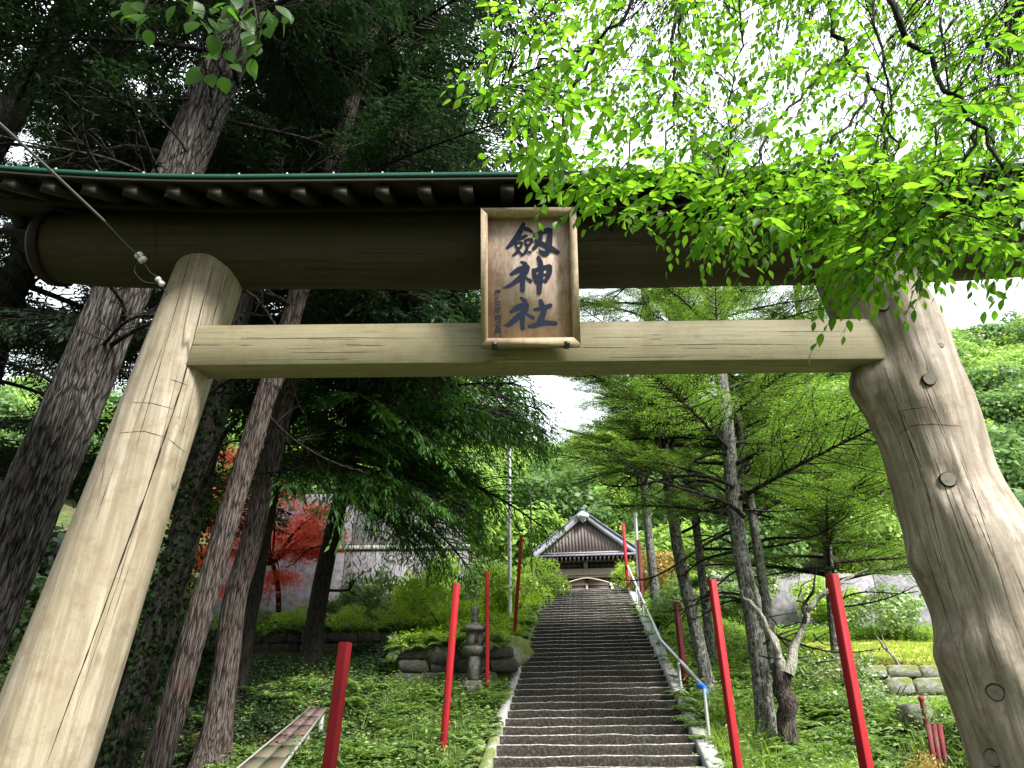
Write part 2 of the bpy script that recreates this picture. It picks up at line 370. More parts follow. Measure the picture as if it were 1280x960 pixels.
M['lawn_grass'] = leafmat('lawn_grass_blades', (.16, .22, .03), (.34, .30, .08), (.2, .3, .04), (.4, .38, .1), .02, tw=.35)
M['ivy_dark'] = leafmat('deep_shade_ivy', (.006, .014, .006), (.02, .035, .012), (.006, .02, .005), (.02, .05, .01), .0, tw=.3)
M['litter'] = leafmat('dry_fallen_leaves', (.10, .055, .03), (.26, .16, .08), (.1, .05, .02), (.2, .12, .05), .02, tw=.15)
# ================================================================ terrain
def xc(Y): return 1.17+(np.asarray(Y, float)-11.4)*.1007
def zs(Y): return np.clip((np.asarray(Y, float)-8.35)*.3336, 0, 6.1)
def sm(a, b, x): t = np.clip((np.asarray(x, float)-a)/(b-a), 0, 1); return t*t*(3-2*t)
def ground(X, Y):
    X = np.asarray(X, float); Y = np.asarray(Y, float); s = zs(Y); d = X-xc(Y)
    lump = (fbm(X*.7, Y*.7, 0, 3, 4)-.5)*.55
    L = s.copy()
    near = sm(-2.6, -1.9, X)                                   # close to the stairs on the left
    LA = np.where(Y > 15.15, np.maximum(s, 3.04), s)
    LB = np.where(Y > 18.1, 3.68, s)
    LB = np.where(Y > 24.1, 7.2, LB)
    L = LB*(1-near)+LA*near + lump*sm(1.9, 3.2, -d)
    r = 1.5*sm(6, 12, Y); r = np.where(Y > 14.1, 2.45+.15*(Y-14), r); r = np.where(Y > 26.1, 6.3, r)
    b = sm(4.8, 6.6, X-(.02*Y)); Rr = s*(1-b)+r*b + lump*sm(1.9, 3.2, d)*(1-.7*b)
    z = np.where(d < 0, L, Rr)
    z = np.where((np.abs(d) < 1.72) & (Y < 27), s-.28, z)
    k = np.clip(np.where(d > 0, X/np.maximum(Y, 1), 0), 0, .9)
    hy = np.clip(Y-35, 0, 50); z = z + hy*(.44+.45*k)*sm(0, 10, hy) + (fbm(X*.08, Y*.08, 0, 9)-.5)*8*sm(0, 14, hy)
    z = z + np.clip(-X-14, 0, 30)*.25
    return z
def gh(x, y): return float(ground(np.array([x]), np.array([y]))[0])
gx = np.concatenate([np.linspace(-90, -14, 30)[:-1], np.linspace(-14, -3, 60)[:-1], np.linspace(-3, 5.5, 70)[:-1], np.linspace(5.5, 16, 50)[:-1], np.linspace(16, 110, 34)])
gy = np.concatenate([np.linspace(-60, -3, 16)[:-1], np.linspace(-3, 8, 34)[:-1], np.linspace(8, 27, 150)[:-1], np.linspace(27, 40, 30)[:-1], np.linspace(40, 140, 50)])
extra = np.array([15.1, 15.2, 18.05, 18.15, 24.05, 24.15, 14.05, 14.15, 26.05, 26.15]); gy = np.unique(np.concatenate([gy, extra]))
GX, GY = np.meshgrid(gx, gy); GZ = ground(GX, GY)
ny, nx = GX.shape; i = np.arange(ny-1)[:, None]*nx; j = np.arange(nx-1)[None]
GF = np.stack([i+j, i+j+1, i+nx+j+1, i+nx+j], -1).reshape(-1, 4)
cx = (GX[:-1, :-1]+.5*(GX[1:, 1:]-GX[:-1, :-1])).ravel(); cy = (GY[:-1, :-1]+.5*(GY[1:, 1:]-GY[:-1, :-1])).ravel()
gmi = ((cx > 7.0) & (cy > 14.1) & (cy < 25.5) & (cx < 22)).astype(int)
g = link('ground', mk_mesh('ground', np.stack([GX, GY, GZ], -1), GF, [M['soil'], M['lawn']], gmi, True)); g['kind'] = 'structure'

# ================================================================ stone stairs
SP = Vector((float(xc(8.35)), 8.35, 0)); sdir = Vector((.1002, .995, 0)); sright = Vector((.995, -.1002, 0))
stair = thing('stone_staircase', 'long dark stone stairway climbing straight up to the wooden shrine', 'stairs', SP)
RISE, RUN, HW = .1298, .389, 1.5
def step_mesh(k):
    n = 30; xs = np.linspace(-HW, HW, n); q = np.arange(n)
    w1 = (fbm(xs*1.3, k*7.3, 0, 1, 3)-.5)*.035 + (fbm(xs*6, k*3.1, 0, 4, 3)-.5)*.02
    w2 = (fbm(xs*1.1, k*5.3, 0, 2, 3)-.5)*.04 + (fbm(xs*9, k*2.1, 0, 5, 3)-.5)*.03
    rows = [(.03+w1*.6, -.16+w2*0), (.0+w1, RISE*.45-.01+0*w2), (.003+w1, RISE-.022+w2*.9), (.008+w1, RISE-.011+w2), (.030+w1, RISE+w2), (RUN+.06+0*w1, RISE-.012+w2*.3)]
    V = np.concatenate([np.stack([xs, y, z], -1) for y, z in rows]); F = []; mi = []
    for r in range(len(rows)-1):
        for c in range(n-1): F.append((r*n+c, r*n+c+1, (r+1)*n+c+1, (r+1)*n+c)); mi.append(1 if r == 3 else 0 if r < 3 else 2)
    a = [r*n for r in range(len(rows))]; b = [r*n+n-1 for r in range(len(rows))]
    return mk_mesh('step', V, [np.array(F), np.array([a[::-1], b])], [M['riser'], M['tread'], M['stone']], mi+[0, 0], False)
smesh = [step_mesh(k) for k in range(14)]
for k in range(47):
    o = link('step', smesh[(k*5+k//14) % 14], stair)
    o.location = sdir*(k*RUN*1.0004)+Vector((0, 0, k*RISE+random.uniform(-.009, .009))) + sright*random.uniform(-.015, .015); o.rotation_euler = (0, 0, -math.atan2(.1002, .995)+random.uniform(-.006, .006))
def kerb(side, a, b, wd, label, mats):
    mb = MB(); n = 60; t = np.linspace(a, b, n); w1 = (fbm(t*2, side*3.3, 0, 6)-.5)*.06
    L = []
    for off, dz in ((HW+.01, -.3), (HW+.015, .13), (HW+.05, .16), (HW+wd-.04, .15), (HW+wd, .11), (HW+wd, -.3)):
        P = np.array(SP)+np.array(sdir)[None]*t[:, None]+np.array(sright)[None]*side*(off+w1[:, None]*(off > HW+.1))
        P[:, 2] = t*.3336+dz+w1*.4; L.append(P)
    V = np.concatenate(L); F = []
    for r in range(5):
        for c in range(n-1): f = (r*n+c, r*n+c+1, (r+1)*n+c+1, (r+1)*n+c); F.append(f if side > 0 else f[::-1])
    F2 = [np.array([[r*n for r in range(6)], [r*n+n-1 for r in range(6)][::-1]])]
    mb.add(V, [np.array(F)]+F2); o = mb.build('kerb', mats, stair); o['label'] = label; return o
for (a, b) in ((0, 5.2), (5.26, 10.6), (10.66, 18.0)): kerb(1, a, b, .27, 'pale concrete kerb along the right edge of the stairs', [M['concrete']])
kerb(-1, 0, 4.4, .2, 'mossy kerb strip along the left edge of the stairs', [M['moss_stone']])
kerb(-1, 4.45, 7.9, .2, 'bare concrete kerb beside the lantern', [M['concrete']]); kerb(-1, 7.95, 18.0, .18, 'weedy kerb strip higher up', [M['moss_stone']])

# ================================================================ torii gate
TY = 4.87
torii = thing('torii_gate', 'large wooden torii gate of pale logs with a dark green roofed top beam', 'torii', (.3, TY, 0))
XM = .3
def lift(X, k=.03): return k*np.clip(np.abs(np.asarray(X, float)-XM)-2.3, 0, 9)**2
# left pillar
pa, pb = at(261, 350, TY), at(101, 794, TY-.02)
def extend(pa, pb, z): t = (z-pa.z)/(pb.z-pa.z); return pa.lerp(pb, t)
def pillar(name, C, Rr, zz, seg, disp, mat):
    V, F, P = tube(C, Rr, seg, disp); return link(name, mk_mesh(name, V-np.array(torii.location), F, [mat], None, True), torii)
zz = np.linspace(-.1, 5.32, 90); seg = 72
C = np.array([tuple(extend(pa, pb, z)) for z in zz])
rad = np.interp(zz, [0, 1.5, 3, 5.3], [.345, .325, .295, .265]); th = np.linspace(0, 2*np.pi, seg, endpoint=False)
TH, ZZ = np.meshgrid(th, zz)
disp = (vn(np.cos(TH)*1.5+5, np.sin(TH)*1.5+5, ZZ*.6, 11)-.5)*.03 + (vn(np.cos(TH)*9, np.sin(TH)*9, ZZ*.5, 12)-.5)*.004
lp = pillar('pillar', C, rad, zz, seg, disp, M['wood_pillar']); lp['label'] = 'smooth straight peeled log pillar on the left'
# drying cracks along the left pillar, thin dark wedges sunk in its surface
def bvh_of(o):
    me = o.data; org = origin(o); return BVHTree.FromPolygons([v.co+org for v in me.vertices], [tuple(p.vertices) for p in me.polygons])
lb = bvh_of(lp)
def hit(b, px, py):
    d = ray(px, py).normalized(); h = b.ray_cast(EYE, d); return h
def crack(b, pts, wpx, name, parent, mat):
    L = []
    for i_ in range(len(pts)-1):
        n_ = 14
        for t in np.linspace(0, 1, n_, endpoint=(i_ == len(pts)-2)):
            px = pts[i_][0]*(1-t)+pts[i_+1][0]*t; py = pts[i_][1]*(1-t)+pts[i_+1][1]*t
            h = hit(b, px+random.uniform(-.25, .25), py)
            if h[0] is not None: L.append((h[0], h[1]))
    if len(L) < 3: return
    V = []; F = []; n_ = len(L)
    for i_, (p, nn) in enumerate(L):
        t = (L[min(i_+1, n_-1)][0]-L[max(i_-1, 0)][0]).normalized(); s_ = t.cross(nn).normalized()
        wd = wpx*5/FPX*.5*math.sin(math.pi*(i_+.5)/n_)**.5*random.uniform(.5, 1.3)
        V += [tuple(p-s_*wd+nn*.0012), tuple(p+s_*wd+nn*.0012)]
        if i_: F.append((2*i_-2, 2*i_-1, 2*i_+1, 2*i_))
    mb = MB(); mb.add(V, F); return mb.build(name, [mat], parent)
M['crack'] = Mat('crack_shadow_gap').bsdf((.02, .015, .01), 1)
for pts, wp in (([(266, 330), (228, 480), (188, 600), (130, 760), (58, 955)], 2.0), ([(243, 300), (205, 440), (170, 560)], 1.0), ([(228, 440), (200, 560), (150, 720), (90, 900)], .8), ([(150, 560), (120, 650)], .8),
                ([(285, 320), (262, 420)], 1.0), ([(165, 503), (190, 504), (219, 512)], .9), ([(150, 541), (180, 539), (208, 547)], 1.0), ([(213, 474), (236, 482)], 1.0), ([(210, 548), (232, 566)], 1.0), ([(247, 463), (215, 600)], .7)):
    crack(lb, pts, wp, 'crack', lp, M['crack'])
# right pillar: natural crooked trunk
LE = [(400, 1046), (460, 1073), (485, 1072), (507, 1084), (547, 1103), (600, 1119), (660, 1134), (691, 1138), (732, 1153), (769, 1170), (819, 1172), (854, 1187), (897, 1206), (960, 1222), (1050, 1250)]
RE = [(330, 1128), (360, 1141), (400, 1162), (432, 1181), (463, 1187), (525, 1216), (579, 1237), (629, 1259), (680, 1290), (800, 1345), (960, 1425), (1050, 1470)]
ly, lx = zip(*LE); ry, rx = zip(*RE)
C = []; rr = []
for py in list(range(335, 1050, 9)):
    l, r_ = np.interp(py, ly, lx), np.interp(py, ry, rx)
    if py < 400: l = r_-114+ (400-py)*.04
    cpt = at((l+r_)/2, py, TY); Z = (cpt-EYE).dot(_F); C.append(tuple(cpt)); rr.append((r_-l)/2*Z/FPX*.955)
C = C[::-1]; rr = rr[::-1]; C = [(C[0][0]+.02, TY, -.1), (C[0][0]+.01, TY, .4)]+C+[(C[-1][0]-.06, TY, 5.3)]; rr = [rr[0]*1.1, rr[0]*1.03]+rr+[rr[-1]*.95]
n_ = 150; zc = np.array([c[2] for c in C]); zz = np.linspace(-.1, 5.3, n_)
Cc = np.stack([np.interp(zz, zc, [c[a] for c in C]) for a in range(3)], -1); Cc[:, 1] = TY; Rr = np.interp(zz, zc, rr)
for _ in range(14):
    Rr[1:-1] = (Rr[:-2]+2*Rr[1:-1]+Rr[2:])/4; Cc[1:-1] = (Cc[:-2]+2*Cc[1:-1]+Cc[2:])/4
seg = 110; th = np.linspace(0, 2*np.pi, seg, endpoint=False); TH, ZZ = np.meshgrid(th, zz)
disp = (vn(np.cos(TH)*1.2+5, np.sin(TH)*1.2+5, ZZ*1.3, 21)-.5)*.07 + (vn(np.cos(TH+.25*ZZ)*6+9, np.sin(TH+.25*ZZ)*6+9, ZZ*.7, 22)-.5)*.018+(vn(np.cos(TH+.25*ZZ)*16+9, np.sin(TH+.25*ZZ)*16+9, ZZ*1.1, 23)-.5)*.008
V, F, P = tube(Cc, Rr, seg, disp)
tmp = BVHTree.FromPolygons([Vector(v) for v in V], [tuple(f) for f in F])
KN = [(1104, 382, 8), (1161, 475, 8), (1185, 600, 9.5), (1176, 432, 3.5), (1245, 865, 9), (1243, 947, 9)]
kp = []
for px, py, rp in KN:
    h = tmp.ray_cast(EYE, ray(px, py).normalized())
    if h[0] is not None: kp.append((h[0], h[1], rp*h[3]/FPX))
VV = V.copy()
Nn = V-np.repeat(P, seg, 0); Nn[:, 2] = 0; Nn /= np.linalg.norm(Nn, axis=1)[:, None]
for p, nn, rk in kp:
    d = V-np.array(p); hd = np.sqrt(d[:, 0]**2+d[:, 1]**2+(d[:, 2]*.55)**2); VV += Nn*(np.exp(-(hd/(rk*3.0))**2)*rk*.9 - np.exp(-(hd/(rk*1.45))**2)*rk*1.1)[:, None]
bump = [(at(1076, 482, TY), .17, .07), (at(1141, 703, TY), .13, .06), (at(1175, 820, TY), .14, .06), (at(1240, 590, TY-.3), .35, -.05), (at(1100, 420, TY-.3), .25, -.04)]
for p, s_, a_ in bump:
    d = V-np.array(p); VV += Nn*(np.exp(-(np.linalg.norm(d, axis=1)/s_)**2)*a_)[:, None]
rp_ = link('pillar', mk_mesh('pillar', VV-np.array(torii.location), F, [M['wood_right']], None, True), torii); rp_['label'] = 'thick crooked natural trunk pillar with cut knots on the right'
rb = bvh_of(rp_)
for (p, nn, rk), (px, py, _) in zip(kp, KN):
    h = rb.ray_cast(EYE, ray(px, py).normalized())
    nn = (nn*1.0+Vector((0, -.35, -.12))).normalized(); q = Matrix.Translation(h[0])@nn.to_track_quat('Z', 'Y').to_matrix().to_4x4()
    mb = MB(); n_ = 16
    ring = lambda r0, z0: [tuple(q@Vector((r0*math.cos(a)*(1+.08*math.sin(3*a)), r0*math.sin(a), z0))) for a in np.linspace(0, 2*math.pi, n_, endpoint=False)]
    V_ = ring(rk*1.02, -.04)+ring(rk*.90, rk*.22)+ring(rk*.76, rk*.40); mb.add(V_, [(a, (a+1) % n_, n_+(a+1) % n_, n_+a) for a in range(n_)]+[(n_+a, n_+(a+1) % n_, 2*n_+(a+1) % n_, 2*n_+a) for a in range(n_)], 1)
    mb.add(ring(rk*.76, rk*.40), [tuple(range(n_))], 0); mb.build('knot', [M['cut_end'], M['knot_dark']], rp_)
for pts, wp in (([(1118, 548), (1140, 532), (1165, 530), (1205, 533)], .9), ([(1120, 515), (1140, 511), (1160, 509)], .8), ([(1150, 520), (1185, 620), (1240, 780)], .7), ([(1095, 430), (1120, 500), (1160, 620), (1195, 760)], .8),
                ([(1200, 560), (1245, 700), (1275, 800)], .6), ([(1140, 640), (1180, 760), (1225, 900)], .8), ([(1120, 400), (1160, 500), (1200, 590)], .6)):
    crack(rb, pts, wp, 'crack', rp_, M['crack'])
for q in range(16):
    y0_ = random.uniform(400, 860); t_ = random.uniform(.12, .8); L_c = random.uniform(50, 150); f_ = lambda y: np.interp(y, ly, lx)*(1-t_)+np.interp(y, ry, rx)*t_
    crack(rb, [(f_(y0_), y0_), (f_(y0_+L_c/2)+random.uniform(-2, 2), y0_+L_c/2), (f_(y0_+L_c), y0_+L_c)], random.uniform(.4, .9), 'crack', rp_, M['crack'])
# top log (kasagi)
xs = np.linspace(-3.97, 4.75, 110); seg = 64; r0 = np.interp(xs, [-4.0, -3.6, -2.5, 1, 4.8], [.30, .335, .34, .35, .335])
C = np.stack([xs, 0*xs+TY, 5.305+lift(xs, .015)], -1); th = np.linspace(0, 2*np.pi, seg, endpoint=False); TH, XX = np.meshgrid(th, xs)
disp = (vn(XX*.5, np.cos(TH)*1.2+4, np.sin(TH)*1.2+4, 31)-.5)*.05+(vn(XX*.6, np.cos(TH)*8+9, np.sin(TH)*8+9, 32)-.5)*.012
V, F, P = tube(C, r0, seg, disp); mb = MB(); mb.add(V, [F]); mb.add(V[:seg], [np.array([list(range(seg))[::-1]])]); mb.add(V[-seg:], [np.array([list(range(seg))])])
ka = mb.build('top_beam', [M['wood_kasagi']], torii, True)
mb = MB(); mb.tube([(-4.07, TY, 5.352), (-4.03, TY, 5.351), (-3.95, TY, 5.348)], [.29, .325, .332], 40); mb.build('end_cap', [M['red_cap']], torii)
kb = bvh_of(ka)
crack(kb, [(193, 268), (194, 285), (196, 330)], 1.2, 'crack', ka, M['crack']); crack(kb, [(560, 300), (640, 303), (760, 300), (900, 306)], 1.0, 'crack', ka, M['crack']); crack(kb, [(330, 322), (450, 330), (600, 326)], .8, 'crack', ka, M['crack'])
# tie beam (nuki)
x0, x1 = -2.62, 3.10
mb = MB(); V, F = bevbox(x0, 4.65, 4.055, x1, 4.885, 4.415, .006); n_ = 1
mb.add(V, F); nk = mb.build('tie_beam', [M['wood_nuki']], torii)
nb = bvh_of(nk)
for pts, wp in (([(300, 424), (430, 422), (520, 423)], .9), ([(360, 441), (480, 440)], .7), ([(800, 432), (900, 430), (1010, 431)], .7), ([(760, 447), (860, 446)], .6), ([(930, 415), (1060, 414)], .6)): crack(nb, pts, wp, 'crack', nk, M['crack'])
for q in range(14):
    x_, y_ = random.uniform(290, 1040), random.uniform(408, 450)
    crack(nb, [(x_, y_), (x_+random.uniform(20, 80), y_+random.uniform(-.8, .4))], random.uniform(.3, .7), 'crack', nk, M['crack'])
for q in range(14):
    x_, y_ = random.uniform(90, 1000), random.uniform(282, 345)
    crack(kb, [(x_, y_), (x_+random.uniform(50, 200), y_+random.uniform(-3, 3))], random.uniform(.4, 1.1), 'crack', ka, M['crack'])
# roof over the top beam
roof = thing('roof', None, None, (XM, TY, 5.35)); del roof['label']; del roof['category']; roof.parent = torii; roof.location = (0, 0, 5.35)
xs = np.linspace(-4.75, 5.35, 80)
def sheet(prof, mi_list, mats, name, parent, xs=xs, closed=True, k=.03):
    n = len(prof); V = np.array([[(x, y, z+float(lift(x, k))) for (y, z) in prof] for x in xs]).reshape(-1, 3); F = []; mi = []
    for a in range(len(xs)-1):
        for b in range(n if closed else n-1):
            b2 = (b+1) % n; F.append((a*n+b, (a+1)*n+b, (a+1)*n+b2, a*n+b2)); mi.append(mi_list[b] if mi_list else 0)
    mb = MB(); mb.add(V, [np.array(F)])
    if closed: m_ = len(V)-n; mb.add(V[[*range(n)]], [np.array([list(range(n))])]); mb.add(V[m_:], [np.array([list(range(n))[::-1]])])
    return mb.build(name, mats, parent)
sheet([(4.07, 5.385), (4.07, 5.435), (4.87, 5.93), (5.52, 5.525), (5.52, 5.475), (4.87, 5.885)], None, [M['green_metal']], 'roof_sheet', roof)
sheet([(4.075, 5.350), (4.075, 5.381), (4.87, 5.881), (5.515, 5.471), (5.515, 5.440), (4.87, 5.845)], None, [M['wood_dark']], 'roof_board', roof)
sheet([(4.78, 5.62), (4.78, 5.83), (4.96, 5.83), (4.96, 5.62)], None, [M['wood_dark']], 'ridge_beam', roof)
X0 = -.345
rm = MB(); 
def rafter_mesh(sgn):
    V = []; y0, y1 = (.76, .03) if sgn < 0 else (.62, .03)
    for yy, zt in ((y0, 5.356 if sgn < 0 else 5.45), (y1, 5.80)):
        for dx in (-.052, .052):
            for dz in (-.115, -.014): V.append((dx, sgn*yy, zt+dz-5.35))
    return mk_mesh('rafter', V, np.array([(0, 1, 3, 2), (4, 6, 7, 5), (0, 4, 5, 1), (2, 3, 7, 6), (1, 5, 7, 3), (0, 2, 6, 4)]), [M['wood_rafter']])
rf, rbk = rafter_mesh(-1), rafter_mesh(1)
for k in range(-13, 17):
    x = X0+.327*k
    if x < -4.65 or x > 5.2: continue
    for me in (rf, rbk):
        o = link('rafter', me, roof); o.location = (x-XM+random.uniform(-.006, .006), 0, float(lift(x)))
for s_, yy in ((-1, 4.62), (1, 5.12)):
    sheet([(yy-.04, 5.50), (yy-.04, 5.60), (yy+.04, 5.60), (yy+.04, 5.50)], None, [M['wood_dark']], 'purlin', roof, k=.03)
# small bright snow guards along the roof edge
cm_ = mk_mesh('roof_clip', [(-.009, 0, 0), (.009, 0, 0), (.004, 0, .026), (-.004, 0, .026), (-.009, .02, 0), (.009, .02, 0), (.004, .015, .026), (-.004, .015, .026)],
    np.array([(0, 1, 2, 3), (5, 4, 7, 6), (1, 5, 6, 2), (4, 0, 3, 7), (3, 2, 6, 7)]), [M['steel']])
for px in (70, 122, 182, 244, 302, 362, 420, 481, 543, 603):
    x = (px-640)/860*5.4; o = link('roof_clip', cm_, roof); o.location = (x-XM, 4.078-TY, 5.43-5.35+float(lift(x)))

# ================================================================ plaque with the shrine's name
yT, yB = 4.20, 4.46
TL, TR, BL, BR = at(603, 260, yT), at(721, 258.5, yT), at(599, 431, yB), at(725, 430, yB)
pc = (TL+TR+BL+BR)/4; uu = ((TR-TL)+(BR-BL)).normalized(); vv = ((TL-BL)+(TR-BR)); vv = (vv-uu*vv.dot(uu)).normalized(); nv = uu.cross(vv)
if nv.y > 0: nv = -nv
PH = ((TL-BL).dot(vv)+(TR-BR).dot(vv))/2; PW = .5*((TR-TL).length+(BR-BL).length)
plaque = thing('shrine_name_plaque', 'wooden framed name plaque with three large blue-black brush characters on the torii', 'sign', pc)
QM = Matrix(((uu.x, vv.x, nv.x, pc.x), (uu.y, vv.y, nv.y, pc.y), (uu.z, vv.z, nv.z, pc.z), (0, 0, 0, 1)))
hw, hh, fw, fd = PW/2, PH/2, .052, .10
mb = MB(); mb.box((-hw+.03, -hh+.03, -fd), (hw-.03, hh-.03, -fd+.018), 0, QM); mb.build('board', [M['board_wood']], plaque)
def fbar(a, b, c, d, flare):   # mitred frame bar: outer corners a,b inner corners c,d
    V = []
    for z, k in ((0, 0), (-fd-.01, flare)):
        for p in (a, b, c, d): V.append(tuple(QM@Vector((p[0]*(1-k), p[1]*(1-k), z))))
    mb = MB(); mb.add(V, [(0, 1, 2, 3), (7, 6, 5, 4), (0, 4, 5, 1), (1, 5, 6, 2), (2, 6, 7, 3), (3, 7, 4, 0)]); return mb.build('frame_bar', [M['frame_wood']], plaque)
e = .0015; iw, ih = hw-fw, hh-fw
fbar((-hw, hh), (hw, hh), (iw, ih), (-iw, ih), .0); fbar((hw, -hh), (-hw, -hh), (-iw, -ih), (iw, -ih), .0)
fbar((-hw, -hh+e), (-hw, hh-e), (-iw, ih-e), (-iw, -ih+e), .0); fbar((hw, hh-e), (hw, -hh+e), (iw, -ih+e), (iw, ih-e), .0)
for sx_ in (-1, 1):
    mb = MB(); x = sx_*(hw-.10)
    mb.box((x-.02, -hh-.006, -fd-.02), (x+.02, -hh-.0005, -.01), 0, QM); mb.box((x-.02, -hh-.006, -.008), (x+.02, -hh+.022, .004), 0, QM); mb.build('bracket', [M['darksteel']], plaque)
for xa in (-hw+.10, hw-.16):
    mb = MB(); mb.box((xa, hh-.18, -fd-.12), (xa+.06, hh-.12, -fd), 0, QM); mb.build('spacer_block', [M['wood_dark']], plaque)
bp0 = QM@Vector((0, 0, -fd+.018))
def onboard(px, py, off):
    r = ray(px, py); t = (bp0+nv*off-EYE).dot(nv)/r.dot(nv); return EYE+r*t
def stroke(mb, pts, ws, off):
    n_ = max(8, len(pts)*6); P = spline([(x, y, 0) for x, y in pts], n_); W = np.interp(np.linspace(0, 1, n_), np.linspace(0, 1, len(ws)), ws)
    T = np.gradient(P, axis=0)[:, :2]; T /= np.linalg.norm(T, axis=1)[:, None]+1e-9; Nm = np.stack([-T[:, 1], T[:, 0]], -1)
    out = []; 
    V2 = np.concatenate([P[:, :2]+Nm*W[:, None]/2, P[:, :2]-Nm*W[:, None]/2])
    V = [tuple(onboard(x, y, off)) for x, y in V2]; F = [(i_, i_+1, n_+i_+1, n_+i_) for i_ in range(n_-1)]
    # rounded ends
    for e_, sg in ((0, -1), (n_-1, 1)):
        b0 = len(V); c_ = P[e_, :2]; rr_ = W[e_]/2; a0 = math.atan2(T[e_, 1], T[e_, 0])+(0 if sg > 0 else math.pi)
        fan = [c_+rr_*np.array([math.cos(a0+q), math.sin(a0+q)]) for q in np.linspace(-math.pi/2, math.pi/2, 7)]
        V += [tuple(onboard(x, y, off)) for x, y in fan]; F.append(tuple(range(b0, b0+7)))
    mb.add(V, F)
def char(list_, ox, oy, s_):
    mb = MB()
    for i_, (pts, ws) in enumerate(list_): stroke(mb, [(ox+x/s_, oy+y/s_) for x, y in pts], [q/s_*1.19 for q in ws], .003+.0003*i_)
    return mb.build('character', [M['ink']], plaque)
A1, A2 = 13.71, 9.143
char([([(400, 75), (330, 220), (230, 370), (120, 480)], [60, 82, 84, 40]), ([(395, 125), (470, 155), (550, 205)], [40, 62, 36]), ([(325, 325), (385, 298), (455, 268)], [44, 58, 38]),
      ([(265, 405), (275, 450), (290, 500)], [36, 40, 26]), ([(262, 402), (330, 385), (375, 385)], [32, 34, 38]), ([(378, 390), (360, 450), (320, 500)], [36, 38, 30]), ([(285, 480), (330, 470)], [24, 24]),
      ([(320, 490), (280, 560), (215, 610)], [46, 44, 22]), ([(310, 520), (360, 575)], [32, 38]),
      ([(430, 350), (440, 400), (452, 440)], [34, 40, 26]), ([(430, 350), (490, 330), (540, 330)], [32, 34, 40]), ([(548, 335), (535, 385), (490, 435)], [36, 42, 32]), ([(450, 420), (500, 415)], [24, 24]),
      ([(480, 430), (440, 540), (370, 605)], [44, 46, 26]), ([(455, 530), (525, 560)], [30, 34]), ([(425, 180), (425, 120)], [20, 20]),
      ([(590, 255), (690, 215), (820, 165), (860, 175)], [40, 62, 66, 60]), ([(860, 170), (850, 330), (835, 500), (790, 570), (700, 540), (665, 490)], [70, 84, 86, 70, 56, 14]),
      ([(700, 275), (670, 380), (580, 480)], [60, 66, 50]), ([(610, 345), (760, 420), (880, 480), (1000, 550)], [44, 64, 70, 46])], 625, 275, A1)
char([([(290, 112), (335, 135)], [22, 40]), ([(170, 255), (260, 205), (350, 178)], [30, 60, 66]), ([(355, 180), (320, 250), (220, 340), (130, 395), (78, 412)], [60, 62, 46, 30, 10]), ([(305, 250), (303, 350), (302, 440)], [54, 52, 44]), ([(340, 290), (395, 332)], [22, 38]),
      ([(430, 205), (445, 280), (465, 340)], [36, 48, 40]), ([(440, 210), (520, 185), (610, 165)], [34, 44, 46]), ([(615, 175), (605, 250), (570, 330)], [50, 52, 38]), ([(455, 275), (520, 262), (590, 250)], [20, 20, 20]), ([(470, 330), (570, 325)], [30, 26]),
      ([(485, 62), (510, 130), (515, 260), (500, 380), (495, 460)], [36, 50, 54, 52, 46])], 620, 315, A2)
char([([(285, 525), (330, 560)], [26, 46]), ([(170, 685), (250, 635), (340, 605)], [34, 62, 62]), ([(345, 612), (320, 680), (220, 770), (140, 835), (92, 840)], [60, 64, 56, 44, 10]), ([(305, 690), (300, 790), (303, 875)], [52, 48, 42]), ([(350, 715), (420, 752)], [24, 40]),
      ([(510, 555), (540, 640), (545, 690), (500, 800)], [36, 54, 56, 60]), ([(445, 660), (530, 640), (620, 612)], [34, 42, 44]), ([(378, 855), (440, 845), (540, 812), (680, 818)], [26, 46, 52, 42])], 620, 315, A2)
# small vertical inscription
def glyphs(txt, px0, px1, ys, size):
    for ch_, y in zip(txt, ys):
        cu = bpy.data.curves.new('character', 'FONT'); cu.body = ch_; cu.size = 1; cu.offset = .012; to = bpy.data.objects.new('t', cu); col.objects.link(to)
        dg = bpy.context.evaluated_depsgraph_get(); me = bpy.data.meshes.new_from_object(to.evaluated_get(dg)); bpy.data.objects.remove(to)
        V = np.array([v.co[:] for v in me.vertices]); 
        if not len(V): continue
        V = V-(V.min(0)+V.max(0))/2; V /= max(np.ptp(V[:, 0]), .3); 
        for v, q in zip(me.vertices, V):
            wv = onboard((px0+px1)/2+q[0]*size+q[1]*1.0, y-q[1]*size*.95-q[0]*1.2, .003); v.co = wv-plaque.location
        me.materials.clear(); me.materials.append(M['ink']); me.name = 'character'; link('character', me, plaque)
glyphs('慶應元年', 617, 626, [366, 374.5, 382, 388.5], 8.5)
glyphs('鍛冶長門', 617, 627, [397, 404, 411, 417.5], 8.5)
